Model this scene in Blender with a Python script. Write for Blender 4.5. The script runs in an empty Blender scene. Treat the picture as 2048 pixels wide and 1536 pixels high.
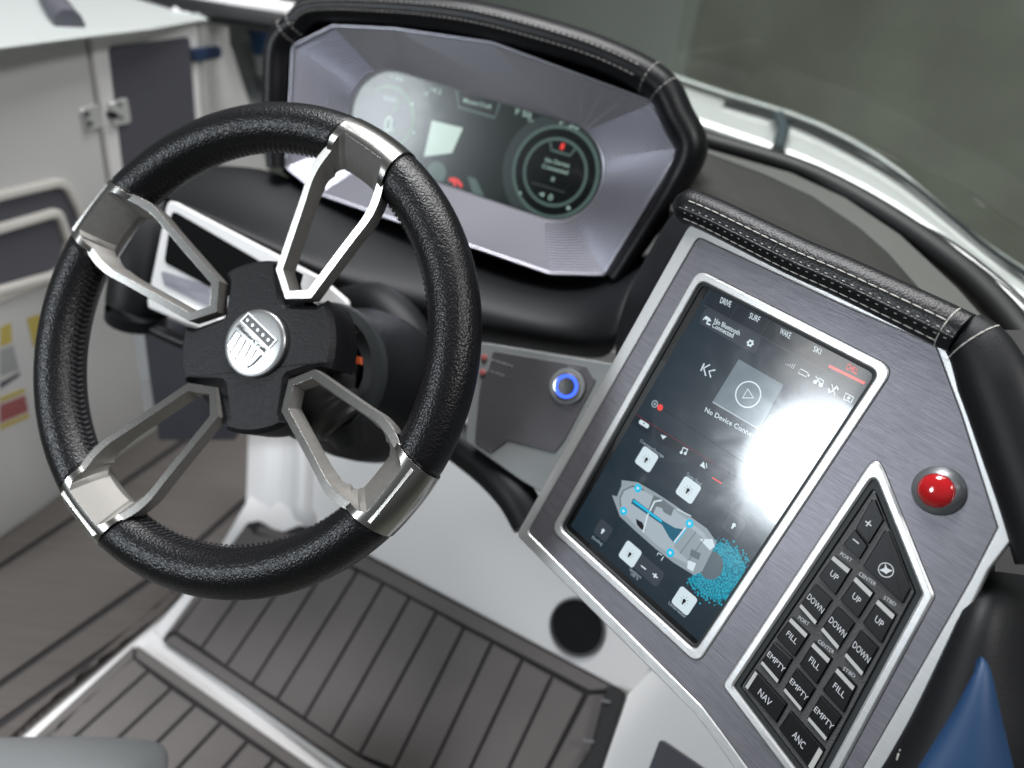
import bpy, bmesh, math, random
from mathutils import Vector, Matrix
from mathutils.geometry import tessellate_polygon
random.seed(7)
C = bpy.context.scene.collection
SC = bpy.context.scene

# ------------------------------------------------------------------ camera
F = 1500.0                       # focal length in pixels of a 2048 px wide frame
DN = Vector((-.12, .838, .515)).normalized()      # "down" as seen from the camera (x right, y down, z forward)
UP = -DN
FW = (Vector((0, 0, 1)) - DN * DN.z).normalized()
RT = FW.cross(UP).normalized()
CAMLOC = Vector((0, 0, .90))     # eye height above the cockpit sole
def c2w(p):
    p = Vector(p); return CAMLOC + Vector((p.dot(RT), p.dot(FW), p.dot(UP)))
def d2w(p):
    p = Vector(p); return Vector((p.dot(RT), p.dot(FW), p.dot(UP)))
def ray(px, py): return Vector(((px-1024)/F, (py-768)/F, 1.0))
def at(px, py, z): return c2w(ray(px, py)*z)
cam = bpy.data.cameras.new('camera'); cam.sensor_width = 36; cam.lens = 36*F/2048
cam.clip_start = .02; cam.clip_end = 60
camo = bpy.data.objects.new('camera', cam); C.objects.link(camo)
ax, ay, az = d2w((1, 0, 0)), d2w((0, -1, 0)), d2w((0, 0, -1))
M = Matrix((ax, ay, az)).transposed().to_4x4(); M.translation = CAMLOC
camo.matrix_world = M
cam.dof.use_dof = True; cam.dof.focus_distance = .465; cam.dof.aperture_fstop = 4.2
SC.camera = camo
SC.render.resolution_x = 1024; SC.render.resolution_y = 768

# ------------------------------------------------------------------ light
w = bpy.data.worlds.new('World'); SC.world = w; w.use_nodes = True
nt = w.node_tree; bg = nt.nodes['Background']
tc = nt.nodes.new('ShaderNodeTexCoord'); sep = nt.nodes.new('ShaderNodeSeparateXYZ')
rmp = nt.nodes.new('ShaderNodeValToRGB')
nt.links.new(tc.outputs['Generated'], sep.inputs[0])
mr = nt.nodes.new('ShaderNodeMapRange'); mr.inputs[1].default_value = -1; mr.inputs[2].default_value = 1
nt.links.new(sep.outputs[2], mr.inputs[0]); nt.links.new(mr.outputs[0], rmp.inputs[0])
e = rmp.color_ramp.elements
e[0].position = .40; e[0].color = (.03, .03, .029, 1); e[1].position = .58; e[1].color = (.135, .14, .142, 1)
nt.links.new(rmp.outputs[0], bg.inputs[0]); bg.inputs[1].default_value = 1.0
def lamp(name, loc, target, sx, sy, power, col=(1, 1, 1), shape='RECTANGLE'):
    l = bpy.data.lights.new(name, 'AREA'); l.shape = shape; l.size = sx
    if shape in ('RECTANGLE', 'ELLIPSE'): l.size_y = sy
    l.energy = power; l.color = col
    o = bpy.data.objects.new(name, l); C.objects.link(o); o.location = loc
    o.rotation_euler = (Vector(target)-Vector(loc)).to_track_quat('-Z', 'Y').to_euler(); return o
def mirror_dir(px, py, n):
    d = ray(px, py).normalized(); n = Vector(n).normalized(); return d-2*d.dot(n)*n
NK = Vector((-.65213, -.11267, -.74968)).normalized()       # control panel faces this way
NC = Vector((-.3282, .2131, -.9202)); HC = Vector((.881, .349, -.32)).normalized()
p0 = ray(1600, 925)*.445; p1 = p0+mirror_dir(1600, 925, NK)*2.2
lamp('hangar_window_lamp', c2w(p1), c2w(p0), .36, .46, 16, (.86, .94, 1), 'ELLIPSE')
WNV = (-0.27147468, -0.13948541, -0.95228426)
p0 = ray(490, 715)*.57; p1 = p0+mirror_dir(490, 715, WNV)*2.6
lamp('medallion_fill_lamp', c2w(p1), c2w(p0), .30, .30, 1.5, (1, .98, .95))  # added lamp out of view, placed where the medallion mirrors it
lamp('unseen_ceiling_lamp', CAMLOC+Vector((.2, 1.3, 2.1)), CAMLOC+Vector((.1, .4, -.5)), 1.8, .6, 62, (1, 1, 1))
lamp('unseen_ceiling_lamp', CAMLOC+Vector((-.8, .9, 2.2)), CAMLOC+Vector((-.1, .6, -.4)), .8, .8, 48, (.98, .99, 1))
lamp('unseen_ceiling_lamp', CAMLOC+Vector((1.9, -.5, 1.9)), CAMLOC+Vector((-.6, 1.0, -.5)), 1.1, .5, 34, (1, .99, .98))  # added to starboard, out of view, to brighten the left wall
SC.view_settings.view_transform = 'Standard'; SC.view_settings.look = 'None'
SC.view_settings.exposure = .08; SC.view_settings.gamma = 1
SC.render.engine = 'CYCLES'

# ------------------------------------------------------------------ materials
def mat(name, col, rough=.5, metal=0, bump=None, spec=.5, coat=0, emis=None, estr=1, mottle=0, mscale=8, bevel=0, brush=None, aniso=0, trans=0):
    m = bpy.data.materials.new(name); m.use_nodes = True; t = m.node_tree; b = t.nodes['Principled BSDF']
    b.inputs['Base Color'].default_value = (*col, 1); b.inputs['Roughness'].default_value = rough
    b.inputs['Metallic'].default_value = metal; b.inputs['Specular IOR Level'].default_value = spec
    b.inputs['Coat Weight'].default_value = coat; b.inputs['Coat Roughness'].default_value = .04
    if aniso: b.inputs['Anisotropic'].default_value = aniso
    if trans: b.inputs['Transmission Weight'].default_value = trans
    if emis: b.inputs['Emission Color'].default_value = (*emis, 1); b.inputs['Emission Strength'].default_value = estr
    tcn = t.nodes.new('ShaderNodeTexCoord'); nrm = None
    if bevel:
        bv = t.nodes.new('ShaderNodeBevel'); bv.samples = 4; bv.inputs[0].default_value = bevel; nrm = bv.outputs[0]
    if mottle:
        n = t.nodes.new('ShaderNodeTexNoise'); n.inputs['Scale'].default_value = mscale; n.inputs['Detail'].default_value = 6
        t.links.new(tcn.outputs['Object'], n.inputs['Vector'])
        mx = t.nodes.new('ShaderNodeMix'); mx.data_type = 'RGBA'; mx.blend_type = 'MULTIPLY'; mx.inputs[0].default_value = 1
        r = t.nodes.new('ShaderNodeMapRange'); r.inputs[1].default_value = .3; r.inputs[2].default_value = .7
        r.inputs[3].default_value = 1-mottle; r.inputs[4].default_value = 1+mottle
        t.links.new(n.outputs[0], r.inputs[0]); mx.inputs[6].default_value = (*col, 1)
        t.links.new(r.outputs[0], mx.inputs[7]); t.links.new(mx.outputs[2], b.inputs['Base Color'])
        r2 = t.nodes.new('ShaderNodeMapRange'); r2.inputs[3].default_value = max(rough-.08, .02); r2.inputs[4].default_value = min(rough+.08, 1)
        t.links.new(n.outputs[0], r2.inputs[0]); t.links.new(r2.outputs[0], b.inputs['Roughness'])
    if brush:     # (direction vector local, scale across, strength, colour variation)
        vec, sc, st, cv = brush
        mp = t.nodes.new('ShaderNodeMapping'); mp.vector_type = 'POINT'
        mp.inputs['Rotation'].default_value = (0, 0, vec); 
        mp2 = t.nodes.new('ShaderNodeMapping'); mp2.inputs['Scale'].default_value = (sc*.025, sc, sc)
        t.links.new(tcn.outputs['Object'], mp.inputs[0]); t.links.new(mp.outputs[0], mp2.inputs[0])
        n = t.nodes.new('ShaderNodeTexNoise'); n.inputs['Scale'].default_value = 1; n.inputs['Detail'].default_value = 3
        t.links.new(mp2.outputs[0], n.inputs['Vector'])
        mx = t.nodes.new('ShaderNodeMix'); mx.data_type = 'RGBA'; mx.blend_type = 'MULTIPLY'; mx.inputs[0].default_value = 1
        r = t.nodes.new('ShaderNodeMapRange'); r.inputs[1].default_value = .3; r.inputs[2].default_value = .7
        r.inputs[3].default_value = 1-cv; r.inputs[4].default_value = 1+cv
        t.links.new(n.outputs[0], r.inputs[0]); mx.inputs[6].default_value = (*col, 1)
        t.links.new(r.outputs[0], mx.inputs[7]); t.links.new(mx.outputs[2], b.inputs['Base Color'])
        bp = t.nodes.new('ShaderNodeBump'); bp.inputs['Strength'].default_value = st; bp.inputs['Distance'].default_value = .0002
        t.links.new(n.outputs[0], bp.inputs['Height'])
        if nrm: t.links.new(nrm, bp.inputs['Normal'])
        nrm = bp.outputs[0]
    if bump:      # (kind, scale, strength, distance)
        kind, sc, st, dist = bump
        if kind == 'leather':
            n = t.nodes.new('ShaderNodeTexVoronoi'); n.feature = 'SMOOTH_F1'; n.inputs['Scale'].default_value = sc; n.inputs['Smoothness'].default_value = .3
            nz = t.nodes.new('ShaderNodeTexNoise'); nz.inputs['Scale'].default_value = sc*.6; nz.inputs['Detail'].default_value = 4
            ad = t.nodes.new('ShaderNodeMix'); ad.data_type = 'VECTOR'; ad.inputs[0].default_value = .0016
            t.links.new(tcn.outputs['Object'], nz.inputs['Vector'])
            t.links.new(tcn.outputs['Object'], ad.inputs[4]); t.links.new(nz.outputs[1], ad.inputs[5])
            t.links.new(ad.outputs[1], n.inputs['Vector'])
            nb = t.nodes.new('ShaderNodeTexNoise'); nb.inputs['Scale'].default_value = sc*.12; nb.inputs['Detail'].default_value = 3
            t.links.new(tcn.outputs['Object'], nb.inputs['Vector'])
            mm = t.nodes.new('ShaderNodeMath'); mm.operation = 'ADD'
            iv = t.nodes.new('ShaderNodeMath'); iv.operation = 'MULTIPLY'; iv.inputs[1].default_value = -1
            t.links.new(n.outputs[0], iv.inputs[0]); t.links.new(iv.outputs[0], mm.inputs[0])
            m5 = t.nodes.new('ShaderNodeMath'); m5.operation = 'MULTIPLY'; m5.inputs[1].default_value = .18
            t.links.new(nb.outputs[0], m5.inputs[0]); t.links.new(m5.outputs[0], mm.inputs[1]); h = mm.outputs[0]
        else:
            n = t.nodes.new('ShaderNodeTexNoise'); n.inputs['Scale'].default_value = sc; n.inputs['Detail'].default_value = 3
            t.links.new(tcn.outputs['Object'], n.inputs['Vector']); h = n.outputs[0]
        bp = t.nodes.new('ShaderNodeBump'); bp.inputs['Strength'].default_value = st; bp.inputs['Distance'].default_value = dist
        t.links.new(h, bp.inputs['Height'])
        if nrm: t.links.new(nrm, bp.inputs['Normal'])
        nrm = bp.outputs[0]
    if nrm: t.links.new(nrm, b.inputs['Normal'])
    return m
MA = dict(
 grip=mat('grip_leather', (.004, .004, .0052), .35, 0, ('leather', 620, .45, .0007), .40),
 leather=mat('black_leather', (.005, .005, .007), .38, 0, ('leather', 700, .34, .0005), .36),
 leather2=mat('soft_leather', (.004, .0045, .006), .52, 0, ('leather', 800, .18, .0003), .32),
 hub=mat('grained_plastic', (.010, .010, .012), .5, 0, ('leather', 640, .5, .0005), .28),
 polish=mat('machined_aluminium', (.44, .432, .415), .22, 1, None, bevel=.0004, brush=(1.5708, 1800, .08, .10)),
 cast=mat('sandblasted_aluminium', (.25, .24, .225), .6, .7, ('noise', 1600, .5, .0003), mottle=.08, mscale=300),
 medal=mat('turned_aluminium', (.62, .63, .63), .32, 1, None, bevel=.0005),
 engrave=mat('raised_emblem', (.9, .9, .9), .3, 1),
 engraved=mat('engraved_grey', (.12, .125, .13), .5, .5),
 trim=mat('brushed_silver', (.72, .725, .73), .34, .6, None, bevel=.0009, brush=(0, 2500, .35, .07), aniso=.3),
 plate=mat('brushed_graphite', (.20, .195, .22), .42, .5, None, brush=(0, 3000, .5, .22), aniso=.3),
 plate2=mat('dark_graphite', (.13, .125, .135), .42, .6, None, brush=(0, 1800, .3, .12)),
 facet=mat('bezel_graphite', (.52, .515, .58), .33, .8, ('noise', 900, .1, .0002)),
 black=mat('matt_black', (.01, .01, .011), .5),
 dglass=mat('side_glass', (.002, .002, .002), .6, spec=.08),
 mesh=mat('speaker_mesh', (.008, .008, .009), .75, 0, ('noise', 900, .6, .0006), .2),
 dark=mat('deep_black', (.003, .003, .003), .35),
 key=mat('key_black', (.004, .004, .005), .38, 0, ('noise', 900, .05, .0002), .25),
 textured=mat('textured_plastic', (.085, .085, .088), .5, 0, ('noise', 1100, .9, .0008), .5),
 gasket=mat('gasket', (.022, .026, .028), .5, spec=.35), rimm=mat('speaker_rim', (.12, .122, .125), .4),
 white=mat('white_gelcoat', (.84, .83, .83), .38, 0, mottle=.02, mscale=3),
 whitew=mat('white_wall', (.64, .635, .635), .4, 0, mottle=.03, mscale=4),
 cream=mat('pale_edge', (.66, .64, .60), .45),
 eva=mat('grey_foam_deck', (.098, .087, .081), .8, 0, ('noise', 700, .5, .0006), .25, brush=(0, 260, .0, .10)),
 eva2=mat('grey_foam_step', (.142, .130, .127), .78, 0, ('noise', 700, .5, .0006), .25, mottle=.06, mscale=14),
 evad=mat('foam_groove', (.022, .021, .023), .85),
 panelgrey=mat('slate_vinyl', (.085, .085, .105), .6, 0, mottle=.04),
 chrome=mat('steel', (.75, .76, .77), .18, 1),
 red=mat('red_lens', (.50, .008, .012), .12, 0, None, .5, coat=1),
 ringm=mat('gunmetal_ring', (.25, .26, .27), .38, .7),
 print=mat('white_print', (.72, .74, .78), .5),
 bar=mat('pale_bar', (.55, .56, .54), .5),
 thread=mat('pale_thread', (.62, .60, .56), .7),
 dthread=mat('black_thread', (.01, .01, .012), .6),
 blue=mat('blue_vinyl', (.006, .034, .095), .55, 0, ('noise', 900, .2, .0002)),
 seat=mat('grey_vinyl', (.22, .232, .236), .45, 0, ('leather', 500, .15, .0003), mottle=.03),
 orange=mat('orange_tag', (.55, .09, .02), .5),
 yellow=mat('yellow_label', (.55, .44, .10), .5),
 redp=mat('red_label', (.36, .10, .10), .5), greyp=mat('grey_label', (.36, .37, .38), .5),
 latchm=mat('bright_latch', (.66, .67, .66), .35, .3), lipm=mat('bezel_lip', (.30, .295, .33), .35, .8),
 bootm=mat('rubber_boot', (.03, .028, .028), .5),
 navy=mat('navy_trim', (.02, .04, .10), .5),
 ground=mat('workshop_concrete', (.27, .28, .235), .55, 0, ('noise', 6, .2, .01), mottle=.12, mscale=1.3),
 blueglow=mat('blue_ring', (.02, .05, .5), .4, emis=(.03, .10, 1), estr=2.2),
)
def glow(name, col, s=1.0, rough=.20, ct=.9):
    m = mat('screen_'+name, (.004, .005, .006), rough, emis=col, estr=s, spec=.32, coat=ct)
    m.node_tree.nodes['Principled BSDF'].inputs['Coat Roughness'].default_value = .09
    t = m.node_tree; n = t.nodes.new('ShaderNodeTexNoise'); n.inputs['Scale'].default_value = 38; n.inputs['Detail'].default_value = 8; n.inputs['Distortion'].default_value = 1.5
    tc_ = t.nodes.new('ShaderNodeTexCoord'); t.links.new(tc_.outputs['Object'], n.inputs['Vector'])
    r_ = t.nodes.new('ShaderNodeMapRange'); r_.inputs[1].default_value = .35; r_.inputs[2].default_value = .7; r_.inputs[3].default_value = .06; r_.inputs[4].default_value = .15
    t.links.new(n.outputs[0], r_.inputs[0]); t.links.new(r_.outputs[0], t.nodes['Principled BSDF'].inputs['Coat Roughness']); return m
G = dict(bg=glow('background', (.009, .020, .031), 1), black=glow('border', (0, 0, 0), 0),
 panel=glow('panel', (.035, .045, .058), 1), tab=glow('tab', (.006, .012, .02), 1),
 white=glow('white', (.66, .78, .84), .95), pale=glow('pale', (.42, .50, .56), .85), mid=glow('mid', (.10, .135, .16), 1),
 red=glow('red', (.9, .06, .05), .95), dred=glow('dark_red', (.18, .01, .03), 1), cyan=glow('cyan', (.0, .50, .78), 1), dcyan=glow('deep_cyan', (.0, .10, .17), 1),
 hull=glow('hull', (.30, .36, .40), .9), hull2=glow('hull_shade', (.13, .16, .18), 1), line=glow('line', (.05, .06, .07), 1),
 art=glow('art', (.13, .17, .20), 1),
 cbg=glow('cluster_background', (.006, .012, .010), 1, .24, .12), cblk=glow('cluster_black', (.001, .002, .002), 1, .24, .12), cring=glow('cluster_ring', (.075, .12, .11), 1, .24, .12),
 cwhite=glow('cluster_white', (.36, .52, .46), .9, .24, .12), cgreen=glow('cluster_green', (.06, .2, .05), .8, .24, .12), cgrey=glow('cluster_grey', (.03, .04, .04), 1, .24, .12),
 cmap=glow('cluster_map', (.52, .66, .60), .9, .24, .12))

# ------------------------------------------------------------------ object helpers
MW = {}
def setp(o, label=None, cat=None, group=None, kind=None):
    if label: o['label'] = label
    if cat: o['category'] = cat
    if group: o['group'] = group
    if kind: o['kind'] = kind
    return o
def thing(name, label, cat, mw, group=None):
    o = bpy.data.objects.new(name, None); C.objects.link(o); o.empty_display_size = .03
    if not isinstance(mw, Matrix): mw = Matrix.Translation(Vector(mw))
    o.matrix_world = mw; MW[o] = mw.copy(); return setp(o, label, cat, group)
def link(name, me, parent=None, mw=None, smooth=False, kind=None, label=None):
    """me: mesh with WORLD coordinates (mw None) -> stored relative to the parent's frame"""
    base = parent
    pm = MW.get(parent, Matrix.Identity(4)) if parent else Matrix.Identity(4)
    o = bpy.data.objects.new(name, me); C.objects.link(o)
    if parent: o.parent = parent
    if mw is None:
        me.transform(pm.inverted()); MW[o] = pm.copy()
    else:
        o.matrix_local = pm.inverted() @ mw; MW[o] = mw.copy()
    if smooth:
        for p in me.polygons: p.use_smooth = True
    setp(o, label=label, kind=kind); return o
def tomesh(bm, name, m, smooth_angle=None, recalc=True):
    if recalc: bmesh.ops.recalc_face_normals(bm, faces=bm.faces)
    me = bpy.data.meshes.new(name); bm.to_mesh(me); bm.free()
    for k in (m if isinstance(m, (list, tuple)) else [m]): me.materials.append(k)
    if smooth_angle is not None:
        for p in me.polygons: p.use_smooth = True
        me.set_sharp_from_angle(angle=math.radians(smooth_angle))
    return me
class Frame:
    def __init__(s, o, n, u):
        s.o = Vector(o); s.n = Vector(n).normalized(); u = Vector(u); s.u = (u-s.n*u.dot(s.n)).normalized(); s.v = s.n.cross(s.u)
        m = Matrix((d2w(s.u), d2w(s.v), d2w(s.n))).transposed().to_4x4(); m.translation = c2w(s.o); s.M = m
    def pt(s, px, py, h=0):
        d = ray(px, py); o = s.o+s.n*h; P = d*(o.dot(s.n)/d.dot(s.n)); q = P-s.o; return Vector((q.dot(s.u), q.dot(s.v)))
    def w(s, x, y, z=0): return s.M @ Vector((x, y, z))
def area2(p): return sum(p[i][0]*p[(i+1) % len(p)][1]-p[(i+1) % len(p)][0]*p[i][1] for i in range(len(p)))
def rnd(poly, r, seg=5):
    """round the corners of a 2-D polygon; r a number or a list per corner"""
    out = []; n = len(poly)
    for i in range(n):
        a, b, c = Vector(poly[i-1]), Vector(poly[i]), Vector(poly[(i+1) % n])
        ri = r[i] if isinstance(r, (list, tuple)) else r
        d1 = (a-b); d2 = (c-b); l1, l2 = d1.length, d2.length; d1.normalize(); d2.normalize()
        co = max(-1, min(1, d1.dot(d2))); th = math.acos(co)
        t = min(ri/max(math.tan(th/2), 1e-6), l1*.48, l2*.48)
        p1 = b+d1*t; p2 = b+d2*t
        for k in range(seg+1):
            s = k/seg; out.append((p1*(1-s)+b*s)*(1-s)+(b*(1-s)+p2*s)*s)
    return out
def inset(poly, d):
    """offset polygon inward by d"""
    n = len(poly); P = [Vector(p) for p in poly]; sg = 1 if area2(poly) > 0 else -1; out = []
    for i in range(n):
        a, b, c = P[i-1], P[i], P[(i+1) % n]
        e1 = (b-a).normalized(); e2 = (c-b).normalized()
        n1 = Vector((-e1.y, e1.x))*sg; n2 = Vector((-e2.y, e2.x))*sg
        m = n1+n2; k = m.length
        if k < 1e-6: out.append(b+n1*d); continue
        m /= k; out.append(b+m*(d/max(m.dot(n1), .25)))
    return out
def bm_prism(bm, fr, poly, z0, z1, ch=0, mi=0, capb=True):
    """closed prism between local heights z0<z1 with an optional chamfered top"""
    if area2(poly) < 0: poly = list(reversed(poly))
    rings = [(poly, z0), (poly, z1-ch)] if ch else [(poly, z0), (poly, z1)]
    if ch: rings.append((inset(poly, ch), z1))
    V = [[bm.verts.new(fr.w(p[0], p[1], z)) for p in q] for q, z in rings]; n = len(poly)
    for a, b in zip(V, V[1:]):
        for i in range(n): bm.faces.new((a[i], a[(i+1) % n], b[(i+1) % n], b[i])).material_index = mi
    bm.faces.new(V[-1]).material_index = mi
    if capb: bm.faces.new(list(reversed(V[0]))).material_index = mi
def prism(fr, poly, z0, z1, m, ch=0, sm=None):
    bm = bmesh.new(); bm_prism(bm, fr, poly, z0, z1, ch)
    return tomesh(bm, 'prism', m, sm, recalc=False)
def flat(fr, poly, z, m):
    bm = bmesh.new()
    if area2(poly) < 0: poly = list(reversed(poly))
    bm.faces.new([bm.verts.new(fr.w(p[0], p[1], z)) for p in poly])
    return tomesh(bm, 'flat', m, recalc=False)
def ringm(fr, outer, inner, z0, z1, m, ch=0, sm=35):
    """frame between two matched polygons (same vertex count)"""
    if area2(outer) < 0: outer = list(reversed(outer)); inner = list(reversed(inner))
    bm = bmesh.new(); n = len(outer)
    prof = [(outer, z0), (outer, z1-ch), (inset(outer, ch), z1), (inset(inner, -ch), z1), (inner, z1-ch), (inner, z0)] if ch else [(outer, z0), (outer, z1), (inner, z1), (inner, z0)]
    V = [[bm.verts.new(fr.w(p[0], p[1], z)) for p in q] for q, z in prof]
    for k in range(len(V)):
        a, b = V[k], V[(k+1) % len(V)]
        for i in range(n): bm.faces.new((a[i], a[(i+1) % n], b[(i+1) % n], b[i]))
    return tomesh(bm, 'ring', m, sm, recalc=False)
def loft(rings, m, closed=True, cap0=False, cap1=False, sm=None, cyc=False):
    bm = bmesh.new(); V = [[bm.verts.new(p) for p in r] for r in rings]; n = len(V[0])
    pairs = list(zip(V, V[1:]))+([(V[-1], V[0])] if cyc else [])
    for a, b in pairs:
        for i in range(n if closed else n-1): bm.faces.new((a[i], a[(i+1) % n], b[(i+1) % n], b[i]))
    if cap0: bm.faces.new(list(reversed(V[0])))
    if cap1: bm.faces.new(V[-1])
    return tomesh(bm, 'loft', m, sm)
def circ(c, r, n=48, ry=None, a0=0): return [Vector((c[0]+r*math.cos(a0+2*math.pi*i/n), c[1]+(ry or r)*math.sin(a0+2*math.pi*i/n))) for i in range(n)]
def lathe(fr, c, prof, m, n=64, sm=30):
    """prof: list of (radius, height)"""
    bm = bmesh.new(); V = []
    for r, z in prof:
        if r < 1e-6: V.append([bm.verts.new(fr.w(c[0], c[1], z))])
        else: V.append([bm.verts.new(fr.w(*p, z)) for p in circ(c, r, n)])
    for a, b in zip(V, V[1:]):
        for i in range(n):
            j = (i+1) % n
            if len(a) == 1: bm.faces.new((a[0], b[i], b[j]))
            elif len(b) == 1: bm.faces.new((a[i], a[j], b[0]))
            else: bm.faces.new((a[i], a[j], b[j], b[i]))
    return tomesh(bm, 'lathe', m, sm)
def catmull(P, k=6, closed=False):
    P = [Vector(p) for p in P]; out = []; n = len(P)
    for i in range(n if closed else n-1):
        p0 = P[i-1] if (i > 0 or closed) else P[0]*2-P[1]; p1 = P[i]; p2 = P[(i+1) % n]
        p3 = P[(i+2) % n] if (i+2 < n or closed) else P[-1]*2-P[-2]
        for j in range(k):
            t = j/k; out.append(.5*((2*p1)+(p2-p0)*t+(2*p0-5*p1+4*p2-p3)*t*t+(3*p1-p0-3*p2+p3)*t**3))
    if not closed: out.append(P[-1])
    return out
def tube(pts, rad, m, nrm=None, n=16, sec=None, cap=True, sm=40):
    """sweep a section (list of (a,b) in units of rad, a along side, b along nrm) along pts"""
    sec = sec or [(math.cos(2*math.pi*i/n), math.sin(2*math.pi*i/n)) for i in range(n)]
    rings = []
    for i, p in enumerate(pts):
        t = (pts[min(i+1, len(pts)-1)]-pts[max(i-1, 0)]).normalized()
        nn = Vector(nrm) if nrm is not None else Vector((0, 0, 1))
        if abs(t.dot(nn)) > .97: nn = Vector((1, 0, 0))
        side = t.cross(nn).normalized(); up = side.cross(t).normalized()
        r = rad(i/(len(pts)-1)) if callable(rad) else rad
        rings.append([p+side*(a*r)+up*(b*r) for a, b in sec])
    return loft(rings, m, True, cap, cap, sm)
def merge(meshes, m=None):
    bm = bmesh.new()
    mats = []
    for me in meshes:
        off = {}
        for i, mm in enumerate(me.materials):
            if mm not in mats: mats.append(mm)
            off[i] = mats.index(mm)
        k = len(bm.faces); bm.from_mesh(me); bm.faces.ensure_lookup_table()
        for f in bm.faces[k:]: f.material_index = off.get(f.material_index, 0)
    me = bpy.data.meshes.new('merged'); bm.to_mesh(me); bm.free()
    for mm in mats: me.materials.append(mm)
    return me
TXT = {}
def text2d(s, bold=0.0):
    if (s, bold) in TXT: return TXT[(s, bold)]
    cu = bpy.data.curves.new('t', 'FONT'); cu.body = s; cu.size = 1; cu.resolution_u = 3; cu.offset = bold
    o = bpy.data.objects.new('t', cu); C.objects.link(o)
    dg = bpy.context.evaluated_depsgraph_get(); me = bpy.data.meshes.new_from_object(o.evaluated_get(dg))
    vs = [v.co.copy() for v in me.vertices]; fs = [tuple(p.vertices) for p in me.polygons]
    bpy.data.objects.remove(o); bpy.data.curves.remove(cu)
    x0 = min(v.x for v in vs); x1 = max(v.x for v in vs)
    r = ([((v.x-x0)/(x1-x0), v.y/.70) for v in vs], fs); TXT[(s, bold)] = r; return r
def letter(fr, s, A, B, T, z, m, bold=.0, th=0):
    """text with baseline A->B (local 2-D points) and cap height vector A->T"""
    uv, fs = text2d(s, bold); A, B, T = Vector(A), Vector(B), Vector(T)
    bm = bmesh.new(); V = [bm.verts.new(fr.w(*(A+(B-A)*a+(T-A)*b), z)) for a, b in uv]
    bm.verts.ensure_lookup_table()
    for f in fs:
        try: bm.faces.new([V[i] for i in f])
        except ValueError: pass
    if th:
        r = bmesh.ops.extrude_face_region(bm, geom=list(bm.faces)); n = d2w(fr.n)
        for v in [g for g in r['geom'] if isinstance(g, bmesh.types.BMVert)]: v.co += n*th
        bmesh.ops.recalc_face_normals(bm, faces=bm.faces)
    me = tomesh(bm, 'text', m, recalc=False)
    if not th and me.polygons and me.polygons[0].normal.dot(d2w(fr.n)) < 0: me.flip_normals()
    return me
def stroke(fr, pts, wd, z, m, closed=False):
    """flat line of width wd through local 2-D points"""
    P = [Vector(p) for p in pts]; n = len(P); L, R = [], []
    for i in range(n):
        a = P[i-1] if (i > 0 or closed) else P[i]; b = P[(i+1) % n] if (i < n-1 or closed) else P[i]
        t = (b-a).normalized(); q = Vector((-t.y, t.x))*wd/2; L.append(P[i]+q); R.append(P[i]-q)
    bm = bmesh.new(); A = [bm.verts.new(fr.w(*p, z)) for p in L]; B = [bm.verts.new(fr.w(*p, z)) for p in R]
    for i in range(n if closed else n-1):
        j = (i+1) % n; bm.faces.new((B[i], B[j], A[j], A[i]))
    return tomesh(bm, 'stroke', m, recalc=False)
def subsurf(o, lv=2):
    s = o.modifiers.new('s', 'SUBSURF'); s.levels = lv; s.render_levels = lv
    for p in o.data.polygons: p.use_smooth = True
def slabgrid(rows, m, th=.01):
    """grid of world points given thickness along its normals"""
    bm = bmesh.new(); V = [[bm.verts.new(p) for p in r] for r in rows]
    for a, b in zip(V, V[1:]):
        for i in range(len(a)-1): bm.faces.new((a[i], a[i+1], b[i+1], b[i]))
    me = tomesh(bm, 'grid', m, None, recalc=True)
    c = sum((p.center for p in me.polygons), Vector())/len(me.polygons)
    if sum((p.normal.dot(CAMLOC-p.center) for p in me.polygons)) < 0: me.flip_normals()
    return me
def solid(o, th):
    s = o.modifiers.new('t', 'SOLIDIFY'); s.thickness = th; s.offset = -1

exec_parts = []
# ================================================================== SETTING
LAT = Vector((.87, .335, -.36)).normalized()
FWD = Vector((.306, -.465, .83)); FWD = (FWD-DN*FWD.dot(DN)).normalized(); LAT = (LAT-DN*LAT.dot(DN)-FWD*LAT.dot(FWD)).normalized()
if LAT.x < 0: LAT = -LAT
SOLE = Frame(DN*.90, UP, LAT)                                  # cockpit sole, height 0
GROUND = Frame(DN*2.1, UP, LAT)
def pxs(fr, pts, h=0): return [fr.pt(*p, h) for p in pts]

hw = Frame(ray(1600, 150)*4.2, (-FWD*.8-LAT*.45).normalized(), LAT)
hm = mat('hangar_wall_paint', (.25, .265, .22), .6, 0, ('noise', 3, .2, .02), mottle=.22, mscale=1.6)
hm2 = mat('hangar_panel_paint', (.36, .40, .36), .6, 0, ('noise', 3, .2, .02), mottle=.06, mscale=1.1)
hx = hw.pt(1392, 60).x
link('hangar_wall', prism(hw, [(hx, -3.5), (9, -3.5), (9, 6), (hx, 6)], -.1, 0, hm), kind='structure')
link('hangar_wall_panel', prism(hw, [(hx-8, -3.5), (hx-.004, -3.5), (hx-.004, 6), (hx-8, 6)], -.1, .02, hm2), kind='structure')
g = link('ground', prism(GROUND, [(-12, -12), (14, -12), (14, 16), (-12, 16)], -.1, 0, MA['ground']), kind='structure')
hull_floor = link('cockpit_liner', prism(SOLE, pxs(SOLE, [(-260, 1130), (60, 1031), (480, 740), (700, 860), (1500, 1300), (1500, 1900), (-400, 1900)]), -.05, -.004, MA['white'], .002), kind='structure')
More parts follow.
